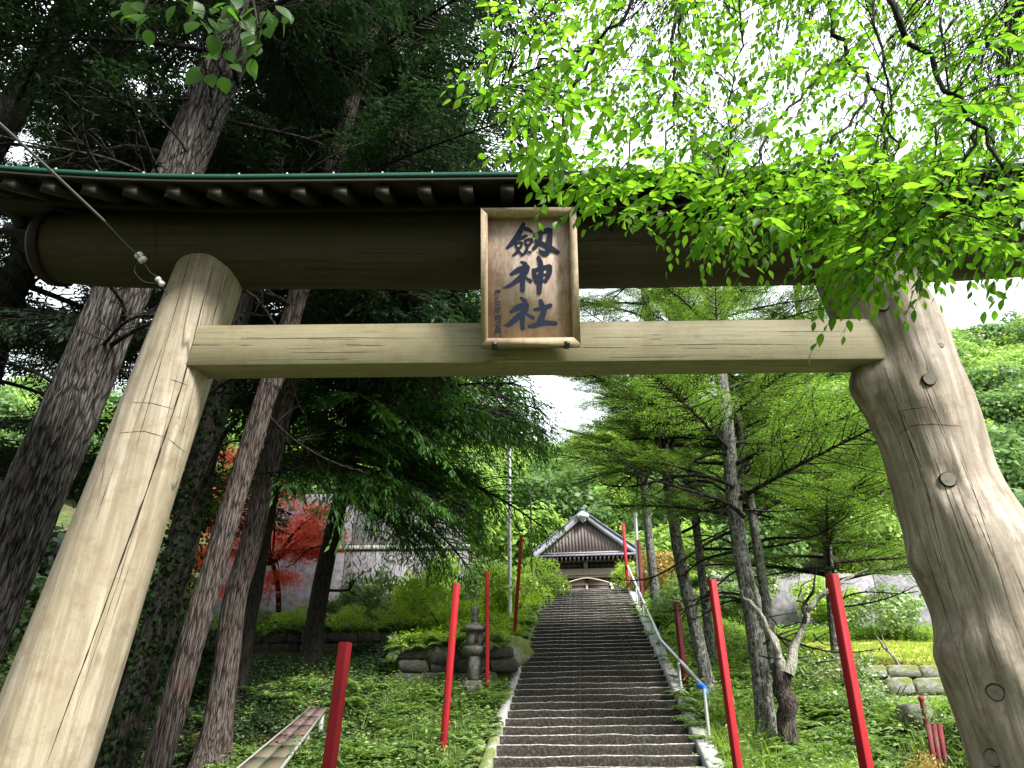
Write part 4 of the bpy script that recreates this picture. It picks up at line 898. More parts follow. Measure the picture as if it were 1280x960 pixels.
# ================================================================ boughs (shared meshes)
RH = (np.array([(0, 0, 0), (.45, .5, .04), (1, 0, -.03), (.45, -.5, .04)], float), np.array([(0, 1, 2, 3)]))
def norm(a): return a/(np.linalg.norm(a, axis=-1, keepdims=True)+1e-9)
def bough(seed, kind, mats):
    """unit-length bough along +X, z up: woody twigs (material 0) and leaflets (material 1)"""
    r = np.random.default_rng(seed); mb = MB(); s = np.linspace(0, 1, 16)
    up = {'cedar': .05, 'cypress': .10, 'fir': .16}[kind]; dr = {'cedar': -.30, 'cypress': -.34, 'fir': -.14}[kind]
    bend = r.uniform(-.12, .12)
    ax = lambda t: np.stack([t, bend*t**2, up*t+dr*t**2], -1) if np.ndim(t) else np.array([t, bend*t*t, up*t+dr*t*t])
    mb.tube(ax(s), .013*(1-s*.85)+.0015, 6, 0, False)
    P = []; X = []; N = []; S = []
    nt = {'cedar': 46, 'cypress': 44, 'fir': 46}[kind]
    for q in range(nt):
        t = .16+.84*(q+r.random())/nt; side = 1 if q % 2 else -1
        L = {'cedar': .50, 'cypress': .46, 'fir': .48}[kind]*(1-t)**.65*min(1, .45+t*2)*r.uniform(.6, 1.15)+.07
        a = R(r.uniform(38, 68) if kind != 'fir' else r.uniform(18, 82))*side; p0 = ax(t)
        if kind == 'fir': L *= r.choice([.45, .8, 1.15]); t += r.uniform(-.02, .02)
        d = np.array([math.cos(a), math.sin(a), r.uniform(-.12, .12)+(r.uniform(-.18, .25) if kind == 'fir' else 0)])
        nn = max(5, int(L/{'cedar': .026, 'cypress': .026, 'fir': .034}[kind])); u = np.linspace(0, 1, nn)
        sag = {'cedar': .22, 'cypress': .30+.5*r.random(), 'fir': .06}[kind]
        if kind == 'cypress': L *= r.choice([.5, .85, 1.2])
        tw = p0+d*L*u[:, None]+np.array([0, 0, -sag*L])*u[:, None]**2+np.array([.18*L, 0, 0])*u[:, None]**2
        mb.tube(tw[::2] if nn > 5 else tw, np.linspace(.0042, .0012, len(tw[::2] if nn > 5 else tw)), 3, 0, False)
        T = norm(np.gradient(tw, axis=0))
        for k in range(1, nn):
            for sd_ in (-1, 1):
                sl = (.11*(1-u[k])**.5+.03)*r.uniform(.6, 1.2)*(1 if kind != 'fir' else .85)
                lat = np.cross(T[k], [0, 0, 1])*sd_
                dd = norm(T[k]*.85+lat*r.uniform(.6, 1)+np.array([0, 0, r.uniform(-.5, .1) if kind != 'fir' else r.uniform(-.05, .16)]))
                m_ = {'cedar': 5, 'cypress': 5, 'fir': 7}[kind]
                for z in range(m_):
                    f = (z+.6)/m_; pp = tw[k]+dd*sl*f+np.array([0, 0, -.25*sl*f*f if kind != 'fir' else 0])
                    if kind == 'fir': xx = norm(dd*.5+np.cross(dd, [0, 0, 1])*(1 if z % 2 else -1)+r.normal(0, .12, 3)); sz = r.uniform(.016, .026)
                    else: xx = norm(dd+np.cross(dd, [0, 0, 1])*r.uniform(-.8, .8)+np.array([0, 0, -.25])+r.normal(0, .15, 3)); sz = r.uniform(.015, .028)
                    P.append(pp); X.append(xx); N.append(norm(np.array([0, 0, 1.])+r.normal(0, .35, 3))); S.append(sz)
    P = np.array(P); S = np.array(S)
    if kind != 'fir': g_ = vn(P[:, 0]*9, P[:, 1]*9, P[:, 2]*9, seed) > .42; P, X, N, S = P[g_], np.array(X)[g_], np.array(N)[g_], S[g_]*(1.4 if kind == 'cedar' else 1.25)
    T = mats_from(np.array(P), np.array(X), np.array(N), np.array(S)); V, F = rep(RH[0]*np.array([1, {'cedar': .34, 'cypress': .27, 'fir': .30}[kind], 1]), RH[1], T)
    mb.add(V, [F], 1); F_ = []
    o = mb; Fs = [np.concatenate(o.f[k]) for k in o.f]; Ms = np.concatenate([np.concatenate(o.m[k]) for k in o.f])
    return mk_mesh('bough', np.concatenate(o.v), Fs, mats, Ms)
def dead_bough(seed, mat):
    r = np.random.default_rng(seed); mb = MB(); s = np.linspace(0, 1, 12)
    P = np.stack([s, .1*np.sin(s*4+seed), -.12*s+.08*np.sin(s*5+seed)], -1); mb.tube(P, .016*(1-s*.8), 5, 0, False)
    for q in range(22):
        i_ = r.integers(2, 12); d = norm(np.array([r.uniform(.2, 1), r.choice([-1, 1])*r.uniform(.4, 1), r.uniform(-.4, .3)])); L = r.uniform(.12, .4)*(1.1-s[i_])
        u = np.linspace(0, 1, 6)[:, None]; tw = P[i_]+d*L*u+np.array([0, 0, -.12*L])*u**2+r.normal(0, .004, (6, 3)); mb.tube(tw, np.linspace(.005, .0012, 6), 3, 0, False)
        for z in range(3):
            j_ = r.integers(1, 5); d2 = norm(d+r.normal(0, .6, 3)); mb.tube([tw[j_], tw[j_]+d2*L*.25, tw[j_]+d2*L*.45+np.array([0, 0, -.01])], [.002, .0015, .0008], 3, 0, False)
    return mk_mesh('bare_branch', np.concatenate(mb.v), [np.concatenate(mb.f[k]) for k in mb.f], [mat])
BG = {'cedar': [bough(s_, 'cedar', [M['bark_dark'], M['cedar']]) for s_ in (1, 2, 3, 4)],
      'cypress': [bough(s_, 'cypress', [M['bark_dark'], M['cypress']]) for s_ in (11, 12, 13, 14)],
      'fir': [bough(s_, 'fir', [M['bark_dark'], M['fir']]) for s_ in (21, 22, 23, 24)],
      'dead': [dead_bough(s_, M['bark_dark']) for s_ in (31, 32, 33)]}
def trunk_curve(pts, zlo, zhi, n=60):
    """pts bottom to top, world; continues straight below and above"""
    P = sorted([tuple(p) for p in pts], key=lambda p: p[2]); P = [Vector(p) for p in P]
    out = [extend(P[0], P[1], zlo)] + P + [extend(P[-2], P[-1], zhi)]
    a = out[-1]; b = P[-1]; a.x = b.x+(a.x-b.x)*.75; return spline(out, n)
def make_trunk(t, C, rad, mat, seg=40, bark=.02, seed=0, flare=.5, k=9):
    n = len(C); th = np.linspace(0, 2*np.pi, seg, endpoint=False); TH, ZZ = np.meshgrid(th, C[:, 2]); z0 = C[0, 2]
    wob = TH+.25*np.sin(ZZ*.7+seed)
    a = vn(np.cos(wob)*k+20, np.sin(wob)*k+20, ZZ*.9, seed); b = vn(np.cos(wob)*k*2.2+20, np.sin(wob)*k*2.2+20, ZZ*2.2, seed+1)
    d = (np.abs(a-.5)*-2+.5)*bark+(b-.5)*bark*.7
    root = np.exp(-(ZZ-z0-.1)/.35)*flare*rad[0]*(.55+.9*vn(np.cos(TH)*1.8+9, np.sin(TH)*1.8+9, 0, seed+5))
    V, F, P = tube(C, rad, seg, d+root); o = link('trunk', mk_mesh('trunk', V-np.array(t.location), F, [mat], None, True), t); return o
def put(t, me, p, az, pitch, roll, sc_, name='bough'):
    o = link(name, me, t); o.location = Vector(p)-t.location; o.rotation_euler = (roll, -pitch, az); o.rotation_mode = 'XYZ'; o.scale = (sc_, sc_*random.uniform(.85, 1.1), sc_*random.uniform(.9, 1.2)); return o
def conifer(name, label, pts, r0, r1, mat, kind, zb, zt, nb, Lf, seed, bark=.02, ztop=None, dead=0, zd=None, azf=None, seg=40, n=60, pitch=(.0, .25), flare=.5, cat='tree'):
    P0 = sorted([tuple(p) for p in pts], key=lambda p: p[2]); b = extend(Vector(P0[0]), Vector(P0[1]), P0[0][2]-.01)
    # foot on the ground
    q = Vector(P0[0]); zg = gh(q.x, q.y); 
    for _ in range(3): q2 = extend(Vector(P0[0]), Vector(P0[1]), zg); zg = gh(q2.x, q2.y)
    C = trunk_curve(pts, min(zg, P0[0][2]-.05)-.15, ztop or zt+1.0, n); rad = np.interp(C[:, 2], [C[0, 2], C[0, 2]+4, C[-1, 2]], [r0, r0*.88, r1])
    t = thing(name, label, cat, (C[0, 0], C[0, 1], zg)); make_trunk(t, C, rad, mat, seg, bark, seed, flare)
    rnd = random.Random(seed); az = rnd.uniform(0, 6)
    for q in range(nb):
        f = (q+rnd.random())/nb; z = zb+(zt-zb)*f; az += 2.399+rnd.uniform(-.5, .5)
        a_ = azf(az, f, rnd) if azf else az
        i_ = np.searchsorted(C[:, 2], z); p = C[min(i_, n-1)].copy(); p[2] = z
        put(t, rnd.choice(BG[kind]), p, a_, rnd.uniform(*pitch), rnd.uniform(-.35, .35), Lf(f)*rnd.uniform(.7, 1.15))
    for q in range(dead):
        z = rnd.uniform(*zd); i_ = np.searchsorted(C[:, 2], z); p = C[min(i_, n-1)].copy()
        put(t, rnd.choice(BG['dead']), p, rnd.uniform(0, 6.28), rnd.uniform(-.1, .5), rnd.uniform(-1, 1), rnd.uniform(1.2, 2.8), 'bare_branch')
    return t, C
def A(pts, Y): return [at(x, y, Y) for x, y in pts]
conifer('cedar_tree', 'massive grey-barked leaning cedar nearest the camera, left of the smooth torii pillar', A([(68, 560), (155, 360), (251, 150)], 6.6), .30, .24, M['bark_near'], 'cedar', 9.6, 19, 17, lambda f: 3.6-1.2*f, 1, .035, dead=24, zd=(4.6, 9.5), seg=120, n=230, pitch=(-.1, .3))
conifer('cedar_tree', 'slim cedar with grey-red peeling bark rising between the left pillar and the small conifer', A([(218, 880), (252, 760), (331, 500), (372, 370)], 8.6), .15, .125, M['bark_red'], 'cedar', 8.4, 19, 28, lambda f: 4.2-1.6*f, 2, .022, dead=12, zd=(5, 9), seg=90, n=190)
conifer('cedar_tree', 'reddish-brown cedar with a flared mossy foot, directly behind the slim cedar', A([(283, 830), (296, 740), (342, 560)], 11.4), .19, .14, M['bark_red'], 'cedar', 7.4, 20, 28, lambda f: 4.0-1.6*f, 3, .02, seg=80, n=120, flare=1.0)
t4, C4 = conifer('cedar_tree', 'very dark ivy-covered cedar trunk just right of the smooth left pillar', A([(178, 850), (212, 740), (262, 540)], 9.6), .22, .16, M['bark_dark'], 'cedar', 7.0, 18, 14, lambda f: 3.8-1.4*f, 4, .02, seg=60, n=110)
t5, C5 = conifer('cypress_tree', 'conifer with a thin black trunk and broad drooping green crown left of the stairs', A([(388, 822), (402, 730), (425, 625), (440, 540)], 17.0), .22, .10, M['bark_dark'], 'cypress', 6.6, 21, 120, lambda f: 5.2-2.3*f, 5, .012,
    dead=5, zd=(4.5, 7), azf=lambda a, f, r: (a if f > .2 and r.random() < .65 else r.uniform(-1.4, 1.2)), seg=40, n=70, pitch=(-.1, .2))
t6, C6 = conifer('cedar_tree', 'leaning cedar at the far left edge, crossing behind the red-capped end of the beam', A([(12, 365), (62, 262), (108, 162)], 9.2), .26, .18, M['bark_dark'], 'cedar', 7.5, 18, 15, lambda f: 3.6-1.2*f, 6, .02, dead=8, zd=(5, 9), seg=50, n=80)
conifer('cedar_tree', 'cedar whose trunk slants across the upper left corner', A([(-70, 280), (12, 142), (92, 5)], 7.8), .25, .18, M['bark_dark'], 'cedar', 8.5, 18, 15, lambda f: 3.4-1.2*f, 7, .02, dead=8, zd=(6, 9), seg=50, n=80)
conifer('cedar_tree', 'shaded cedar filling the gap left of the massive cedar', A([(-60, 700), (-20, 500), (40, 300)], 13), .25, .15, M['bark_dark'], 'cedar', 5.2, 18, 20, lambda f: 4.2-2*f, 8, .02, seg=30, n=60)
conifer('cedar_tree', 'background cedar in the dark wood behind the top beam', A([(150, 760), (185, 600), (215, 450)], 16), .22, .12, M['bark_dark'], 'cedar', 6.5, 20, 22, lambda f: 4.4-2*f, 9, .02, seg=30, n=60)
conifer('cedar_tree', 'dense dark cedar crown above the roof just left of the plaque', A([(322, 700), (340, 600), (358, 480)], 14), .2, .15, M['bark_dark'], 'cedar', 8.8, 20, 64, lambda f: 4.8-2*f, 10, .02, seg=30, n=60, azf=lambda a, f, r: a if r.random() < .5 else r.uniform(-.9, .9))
def ivy_on(t, C, r0, z0, z1, n, seed):
    r = np.random.default_rng(seed); z = r.uniform(z0, z1, n); a = r.uniform(0, 6.283, n); cx_ = np.interp(z, C[:, 2], C[:, 0]); cy_ = np.interp(z, C[:, 2], C[:, 1]); q = r0+r.uniform(0, .09, n)*vn(a*2, z*1.5, 0, seed)*2
    N = np.column_stack([np.cos(a), np.sin(a), 0*a+.5]); P = np.column_stack([cx_+np.cos(a)*q, cy_+np.sin(a)*q, z]); X = norm(r.normal(0, .5, (n, 3))+np.array([0, 0, -.6]))
    V, F = rep(np.array([(0, 0, 0), (.4, .42, .05), (1, 0, -.1), (.4, -.42, .05)], float), np.array([(0, 1, 2, 3)]), mats_from(P, X, norm(N+r.normal(0, .3, (n, 3))), r.uniform(.05, .09, n)))
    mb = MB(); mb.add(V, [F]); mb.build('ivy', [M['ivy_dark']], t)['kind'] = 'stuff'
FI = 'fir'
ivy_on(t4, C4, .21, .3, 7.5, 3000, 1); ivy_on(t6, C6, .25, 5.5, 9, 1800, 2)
conifer('fir_tree', 'slender fir with a lichened trunk beside the handrail', A([(890, 880), (868, 780), (850, 700), (835, 600), (820, 480)], 14.2), .125, .08, M['bark_fir'], FI, 6.6, 13.5, 36, lambda f: 3.0-1.5*f, 31, .012, seg=50, n=120, pitch=(.0, .35), dead=10, zd=(4.4, 7.5))
conifer('fir_tree', 'stout fir with pale lichen patches, just left of the dead forked trunk', A([(960, 925), (945, 800), (920, 650), (905, 500)], 11.9), .14, .09, M['bark_fir'], FI, 4.8, 13, 42, lambda f: 3.1-1.4*f, 32, .014, seg=60, n=130, pitch=(.0, .4), dead=14, zd=(2.6, 6))
conifer('fir_tree', 'thin dark fir standing between the two lichened firs', A([(893, 850), (880, 740), (868, 640)], 16.0), .10, .06, M['bark_fir'], FI, 6.5, 13.5, 30, lambda f: 2.8-1.4*f, 33, .01, seg=30, n=80, pitch=(.0, .35), dead=8, zd=(4.4, 7))
conifer('fir_tree', 'fir partly hidden behind the stout lichened fir', A([(968, 830), (955, 740), (940, 640)], 14.4), .10, .06, M['bark_fir'], FI, 5.4, 12.5, 34, lambda f: 3.0-1.5*f, 34, .01, seg=30, n=80, pitch=(.0, .35), dead=6, zd=(3.6, 6))
conifer('fir_tree', 'bushy fir with low layered boughs beside the lawn, left of the crooked pillar', A([(1048, 850), (1040, 760), (1030, 650)], 15.5), .10, .06, M['bark_fir'], FI, 4.2, 11.5, 46, lambda f: 3.3-1.9*f, 35, .01, seg=30, n=80, pitch=(-.05, .3), dead=5, zd=(3.2, 5))
conifer('fir_tree', 'fir behind the handrail, its crown against the sky right of the plaque', A([(822, 770), (812, 680), (800, 560)], 21), .14, .08, M['bark_fir'], FI, 8.2, 13.5, 34, lambda f: 3.2-1.8*f, 36, .01, seg=24, n=60, pitch=(.0, .35))

# ---------------------------------------------------------------- dead forked trunk
dead = thing('dead_forked_tree', 'broken dead tree with two pale lichened arms and a reddish barkless stump', 'dead tree', at(990, 965, 11.4))
def limb(pts, rad, mat, name, parent, Y, n=24, seg=14, seed=0):
    W = spline(A(pts, Y) if not isinstance(pts[0], Vector) else pts, n); r_ = np.interp(np.linspace(0, 1, n), np.linspace(0, 1, len(rad)), rad)
    W = W+np.stack([(vn(np.arange(n)*.6, seed)-.5)*.05, (vn(np.arange(n)*.6, seed+9)-.5)*.2, 0*np.arange(n)], -1)*np.minimum(1, np.arange(n)/4)[:, None]
    TH, ZZ = np.meshgrid(np.linspace(0, 2*np.pi, seg, endpoint=False), np.arange(n)); d = (vn(np.cos(TH)*2+5, np.sin(TH)*2+5, ZZ*.25, seed)-.5)*r_[:, None]*.25
    mb = MB(); V, F, P = tube(W, r_, seg, d); mb.add(V, [F]); mb.add(V[:seg], [np.array([list(range(seg))[::-1]])]); mb.add(V[-seg:], [np.array([list(range(seg))])]); return mb.build(name, [mat], parent, True)
limb([(992, 975), (984, 900), (976, 832)], [.15, .135, .14], M['bark_red'], 'trunk', dead, 11.4, 14, 30, 4)
limb([(978, 840), (968, 806), (952, 770), (944, 735), (938, 712)], [.09, .055, .045, .04, .025], M['lichen_wood'], 'arm', dead, 11.35, 24, 16, 5)
limb([(972, 812), (950, 770), (932, 748), (922, 736)], [.045, .032, .025, .018], M['lichen_wood'], 'arm', dead, 11.2, 18, 12, 6)
limb([(985, 842), (1002, 790), (1014, 758), (1035, 738), (1062, 722), (1084, 712)], [.09, .05, .045, .035, .022, .012], M['lichen_wood'], 'arm', dead, 11.3, 30, 16, 7)
limb([(1005, 780), (1008, 752), (1018, 728), (1020, 706)], [.035, .025, .018, .008], M['bark_dark'], 'arm', dead, 11.2, 18, 10, 8)
limb([(1030, 742), (1045, 728), (1062, 730), (1080, 722)], [.016, .013, .01, .005], M['lichen_wood'], 'twig', dead, 11.2, 14, 8, 9)
for q in range(14):
    a = random.uniform(-2, 1); x, y = random.uniform(945, 1030), random.uniform(740, 830)
    limb([(x, y), (x+math.cos(a)*22, y+math.sin(a)*16), (x+math.cos(a)*44+6, y+math.sin(a)*22-3)], [.014, .009, .004], M['bark_dark'], 'twig', dead, 11.3, 8, 5, q)
fb = thing('fallen_branch', 'bare forked branch standing up from the yellow-green lawn', 'branch', at(1122, 832, 14.3))
limb([(1123, 832), (1110, 812), (1092, 792)], [.035, .025, .012], M['lichen_wood'], 'stick', fb, 14.3, 12, 8, 3)
limb([(1115, 820), (1108, 806), (1100, 782)], [.02, .014, .008], M['lichen_wood'], 'stick', fb, 14.28, 10, 8, 4)

conifer('cedar_tree', 'cedar of the same wood standing left of the view, outside the frame', [(-9.6, .5, 0), (-9.4, .5, 6)], .35, .2, M['bark_near'], 'cedar', 4.5, 17, 40, lambda f: 3.8-1.6*f, 41, .02, seg=30, n=50)
conifer('cedar_tree', 'cedar of the same wood behind the viewer on the left', [(-6.0, -4.5, 0), (-5.8, -4.5, 6)], .35, .2, M['bark_near'], 'cedar', 4.5, 17, 40, lambda f: 3.8-1.6*f, 42, .02, seg=30, n=50)
conifer('cedar_tree', 'cedar of the same wood straight behind the viewer', [(-.5, -9, 0), (-.5, -9, 6)], .35, .2, M['bark_near'], 'cedar', 4.5, 17, 40, lambda f: 3.8-1.6*f, 43, .02, seg=30, n=50)
# ================================================================ foreground broadleaf tree (trunk outside the frame, boughs hanging over the torii)
def leaf_mesh_data(w=.40, droop=.16, fold=.06, twist=0.0):
    ts = [0, .12, .30, .50, .70, .86, 1.0]; ws = [.02, .28, .46, .50, .36, .17, 0]
    V = []; 
    for t, q in zip(ts, ws):
        z = -droop*t*t; V += [(t, 0, z)]; V += [(t, q*w, z+fold*q*2+twist*t), (t, -q*w, z+fold*q*2-twist*t)] if 0 < t < 1 else []
    F = []; idx = [0]+[1+3*k for k in range(5)]+[16]
    F.append((0, 1, 2)); F.append((0, 3, 1))
    for k in range(4):
        a, b = 1+3*k, 4+3*k; F.append((a, b, b+1)); F.append((a, b+1, a+1)); F.append((a, a+2, b+2)); F.append((a, b+2, b))
    F.append((13, 16, 14)); F.append((13, 15, 16))
    return np.array(V, float), np.array(F)
btree = thing('broadleaf_tree', 'overhanging broadleaf tree with backlit bright green leaves covering the upper right', 'tree', (6.6, .5, 0))
main = [(6.6, .5, -.1), (6.5, .45, 2.5), (6.1, .6, 4.6), (5.2, .9, 6.2), (3.4, 1.2, 7.3), (1.4, 1.6, 7.6), (-.2, 1.8, 7.3)]
W = spline(main, 60); o = link('trunk', mk_mesh('trunk', tube(W, np.interp(np.arange(60), [0, 20, 59], [.24, .17, .03]), 20)[0]-np.array(btree.location), tube(W, .1, 20)[1], [M['bark_dark']], None, True), btree)
LIMBS = [([(815, -120), (790, 0), (742, 58), (705, 150), (695, 225)], [4.6, 3.5, 3.4, 3.3, 3.2], .010),
         ([(862, -120), (845, 0), (843, 95), (838, 160), (833, 215)], [5.2, 4.5, 4.4, 4.3, 4.2], .012),
         ([(1000, -140), (1035, 5), (1058, 64), (1092, 110), (1112, 150), (1120, 192)], [5, 3.9, 3.8, 3.7, 3.6, 3.5], .014),
         ([(1060, -120), (1104, 0), (1150, 60), (1188, 112), (1225, 165), (1262, 210), (1282, 262)], [4.6, 3.4, 3.3, 3.2, 3.1, 3.0, 2.9], .014),
         ([(1090, -100), (1094, 0), (1110, 100), (1108, 200), (1084, 300)], [4.2, 3.3, 3.1, 2.9, 2.8], .007),
         ([(1200, -100), (1180, 0), (1185, 100), (1172, 200), (1170, 290)], [4.6, 3.9, 3.7, 3.5, 3.4], .007),
         ([(1300, -80), (1262, 20), (1240, 120), (1235, 220), (1240, 310)], [4.4, 4.0, 3.8, 3.5, 3.2], .009),
         ([(945, -120), (930, 0), (918, 90), (905, 180), (900, 270)], [5.0, 3.6, 3.4, 3.2, 3.0], .006),
         ([(700, -120), (690, 0), (660, 60), (632, 92)], [4.2, 3.2, 3.1, 3.0], .006),
         ([(742, 58), (690, 70), (640, 105), (600, 110)], [3.4, 3.2, 3.0, 2.9], .005),
         ([(1058, 64), (1010, 110), (960, 170), (940, 220), (930, 270)], [3.8, 3.6, 3.4, 3.2, 3.0], .007),
         ([(1225, 165), (1180, 230), (1120, 290), (1090, 330)], [3.1, 2.95, 2.8, 2.7], .006),
         ([(1092, 110), (1040, 180), (1010, 250), (1000, 310)], [3.7, 3.4, 3.1, 2.9], .006),
         ([(843, 95), (800, 160), (770, 230), (760, 290)], [4.4, 4.0, 3.5, 3.2], .006)]
limb_pts = []
for pts, zz_, r_ in LIMBS:
    Wp = [atZ(x, y, z) for (x, y), z in zip(pts, zz_)]
    if pts[0][1] < -50:
        q = Wp[0]; j = int(np.argmin(np.linalg.norm(W[20:]-np.array(q), axis=1)))+20; Wp = [Vector(W[j])]+Wp
    S = spline(Wp, 40); S = S+(np.stack([vn(np.arange(40)*.5, r_*1e4+c) for c in (1, 2, 3)], -1)-.5)*.05
    mb = MB(); mb.tube(S, np.linspace(r_*1.35, r_*.35, 40), 8, 0, False); mb.build('branch', [M['bark_dark']], btree, True); limb_pts.append(S)
LPN = np.concatenate(limb_pts)
def lower(px): return np.interp(px, [585, 600, 640, 660, 700, 735, 790, 830, 890, 930, 970, 1010, 1060, 1085, 1110, 1160, 1200, 1240, 1280, 1320], [112, 118, 140, 215, 250, 292, 318, 300, 325, 318, 322, 322, 368, 385, 368, 345, 345, 330, 345, 345])
def leftb(py): return np.interp(py, [0, 30, 60, 100, 130, 160, 200, 250, 300, 340], [628, 622, 612, 590, 612, 650, 660, 692, 742, 765])
r_ = np.random.default_rng(12)
LV = [leaf_mesh_data(.46, .16, .05), leaf_mesh_data(.50, .28, .07, .03), leaf_mesh_data(.43, .05, .04, -.04)]
LP_, LX, LN, LS = [], [], [], []
tw = MB(); n_ok = 0
def spray(P, D, L, n, leaf):
    """a twig from P along D with alternate leaves"""
    u = np.linspace(0, 1, n+2)[:, None]; side = np.cross(D, [0, 0, 1]); side /= np.linalg.norm(side)+1e-6
    S = P+D*L*u+np.array([0, 0, -.28*L])*u**2+side*.06*L*np.sin(u*4+r_.random()*6)
    tw.tube(S, np.linspace(.0017, .0007, len(S)), 4, 0, False)
    for k in range(1, n+2):
        t = S[k]-S[k-1]; t /= np.linalg.norm(t); sg = 1 if k % 2 else -1
        lat = np.cross(t, [0, 0, 1]); lat /= np.linalg.norm(lat)+1e-6
        x = t*.75+lat*sg*r_.uniform(.55, 1.0)+np.array([0, 0, r_.uniform(-.5, .05)]) if k < n+1 else t+np.array([0, 0, -.3])
        LP_.append(S[k]); LX.append(x); LN.append(norm(np.array([0, 0, 1.])+r_.normal(0, .38, 3))); LS.append(leaf*r_.uniform(.75, 1.15)*(.75+.25*math.sin(math.pi*min(1, k/(n+1)))))
def spawn(px, py, Z, n=None):
    P = np.array(atZ(px, py, Z)); d = np.linalg.norm(LPN-P, axis=1); j = int(np.argmin(d+np.maximum(0, P[2]-LPN[:, 2])*1.5)); Q = LPN[j]
    if d[j] > .12:
        m_ = (P+Q)/2+np.array([0, 0, .12*d[j]])+r_.normal(0, .04, 3)*d[j]; c = spline([Q, m_, P], 9); tw.tube(c, np.linspace(.0028, .0016, 9), 4, 0, False); D = c[-1]-c[-2]
    else: D = r_.normal(0, 1, 3)
    D = norm(norm(D)*np.array([1, 1, .5])+np.array([-.45, -.15, -.12])+r_.normal(0, .4, 3)*np.array([1, 1, .6]))
    spray(P, D, r_.uniform(.20, .36), n or int(r_.integers(6, 11)), r_.uniform(.054, .082))
cnt = 0
while cnt < 900:
    px, py = r_.uniform(585, 1330), r_.uniform(-60, 375)
    if py > lower(px)-34 or px < leftb(py)+30: continue
    dens = .50
    if py > 195 and px > 720: dens = 1.0
    if py > 195 and px > 880: dens = 1.9
    if px < 800 and py < 170: dens = .8
    if 725 < px < 800 and 140 < py < 200: dens = .06
    if px > 1190: dens = .9
    dens *= .45+1.1*float(vn(px*.018, py*.018, 0, 77)) if py < 205 else 1
    if r_.random()*1.9 > dens: continue
    Z = r_.uniform(2.7, 3.6) if (py > 205 or px < 740) else (r_.uniform(3.3, 5.6) if r_.random() < .7 else r_.uniform(2.8, 3.4))
    spawn(px, py, Z); cnt += 1
for px, py in [(604, 100), (612, 92), (622, 70), (630, 130), (700, 170), (672, 200), (668, 225), (705, 236), (745, 252), (755, 262), (760, 285), (760, 275), (800, 290), (850, 285), (870, 292), (915, 285), (945, 295), (1000, 290), (1020, 300), (1035, 312), (1078, 330), (1082, 345), (1120, 320), (1150, 315), (1190, 312), (1250, 315), (1265, 318), (610, 50), (635, 20), (640, 45), (625, 85), (655, 120), (675, 150)]:
    spawn(px+8, py-22, r_.uniform(2.6, 2.95), 8)
cnt = 0
while cnt < 560:                       # further leaves higher in the crown
    px, py = r_.uniform(660, 1330), r_.uniform(-60, 225)
    if 725 < px < 800 and 130 < py < 205 and r_.random() < .8: continue
    if r_.random() > .35+1.0*float(vn(px*.016, py*.016, 0, 99))**1.5 + (.4 if px > 1150 else 0): continue
    spawn(px, py, r_.uniform(4.8, 7.5)); cnt += 1
LP_, LX, LN, LS = map(np.array, (LP_, LX, LN, LS)); X_, Y_, Z_ = proj(LP_)
T = mats_from(LP_, LX, LN, LS); tw.build('twigs', [M['bark_dark']], btree)['kind'] = 'stuff'
vis = (X_ > 0) & (X_ < 1280) & (Y_ > 0) & (Y_ < 400); size = np.where(vis, LS/Z_, 0); order = np.argsort(-size); big = order[:300]; rest = order[300:]
lm = [mk_mesh('leaf', v, f, [M['leaf_near']]) for v, f in LV]; bl = Vector(btree.location)
for q, i_ in enumerate(big):
    o = link('leaf', lm[q % 3], btree); m_ = T[i_].copy(); m_[:3, 3] -= np.array(bl); o.matrix_local = Matrix(m_.tolist())
mb = MB()
for v in range(3):
    V, F = rep(LV[v][0], LV[v][1], T[rest[v::3]]); mb.add(V, [F])
mb.build('leaves', [M['leaf_near']], btree)['kind'] = 'stuff'

# ---------------------------------------------------------------- broad dark leaves at the upper left
mbr = thing('leafy_branch', 'hanging branch with broad shaded green leaves at the top left, below the frame edge', 'branch', atZ(300, -60, 3.4))
tw = MB(); LP_, LX, LN, LS = [], [], [], []
Q0 = [atZ(300, -80, 3.6), atZ(312, -10, 3.3), atZ(290, 40, 3.2), atZ(268, 90, 3.15)]; Q1 = [atZ(200, -80, 3.6), atZ(185, -5, 3.4), atZ(170, 30, 3.35)]; Q2 = [atZ(300, -80, 3.6), atZ(320, 20, 3.3), atZ(325, 60, 3.25)]
for Q in (Q0, Q1, Q2): tw.tube(spline(Q, 16), np.linspace(.009, .003, 16), 6, 0, False)
r_ = np.random.default_rng(5)
for (px, py, n) in ((165, 12, 5), (178, 30, 4), (255, 20, 6), (272, 60, 6), (262, 82, 5), (300, 20, 7), (318, 45, 6), (330, 10, 6), (290, 5, 6), (310, 75, 3), (240, 2, 5), (345, 25, 4)):
    for k in range(n):
        P = np.array(atZ(px+r_.normal(0, 9), py+r_.normal(0, 8), r_.uniform(3.1, 3.5))); LP_.append(P); LX.append(np.array([r_.normal(0, .8), r_.normal(0, .5), -1+r_.normal(0, .3)])); LN.append(norm(np.array([.1, -.8, .5])+r_.normal(0, .4, 3))); LS.append(r_.uniform(.07, .10))
        Qs = np.concatenate([spline(q, 16) for q in (Q0, Q1, Q2)]); q = Qs[np.argmin(np.linalg.norm(Qs-P, axis=1))]; tw.tube([q, (q+P)/2+np.array([0, 0, .02]), P], [.003, .002, .0012], 4, 0, False)
T = mats_from(np.array(LP_), np.array(LX), np.array(LN), np.array(LS)); tw.build('twig', [M['bark_dark']], mbr)['kind'] = 'stuff'
bm_ = [mk_mesh('leaf', *leaf_mesh_data(w_, .2, .05), [M['leaf_maple']]) for w_ in (.75, .85)]
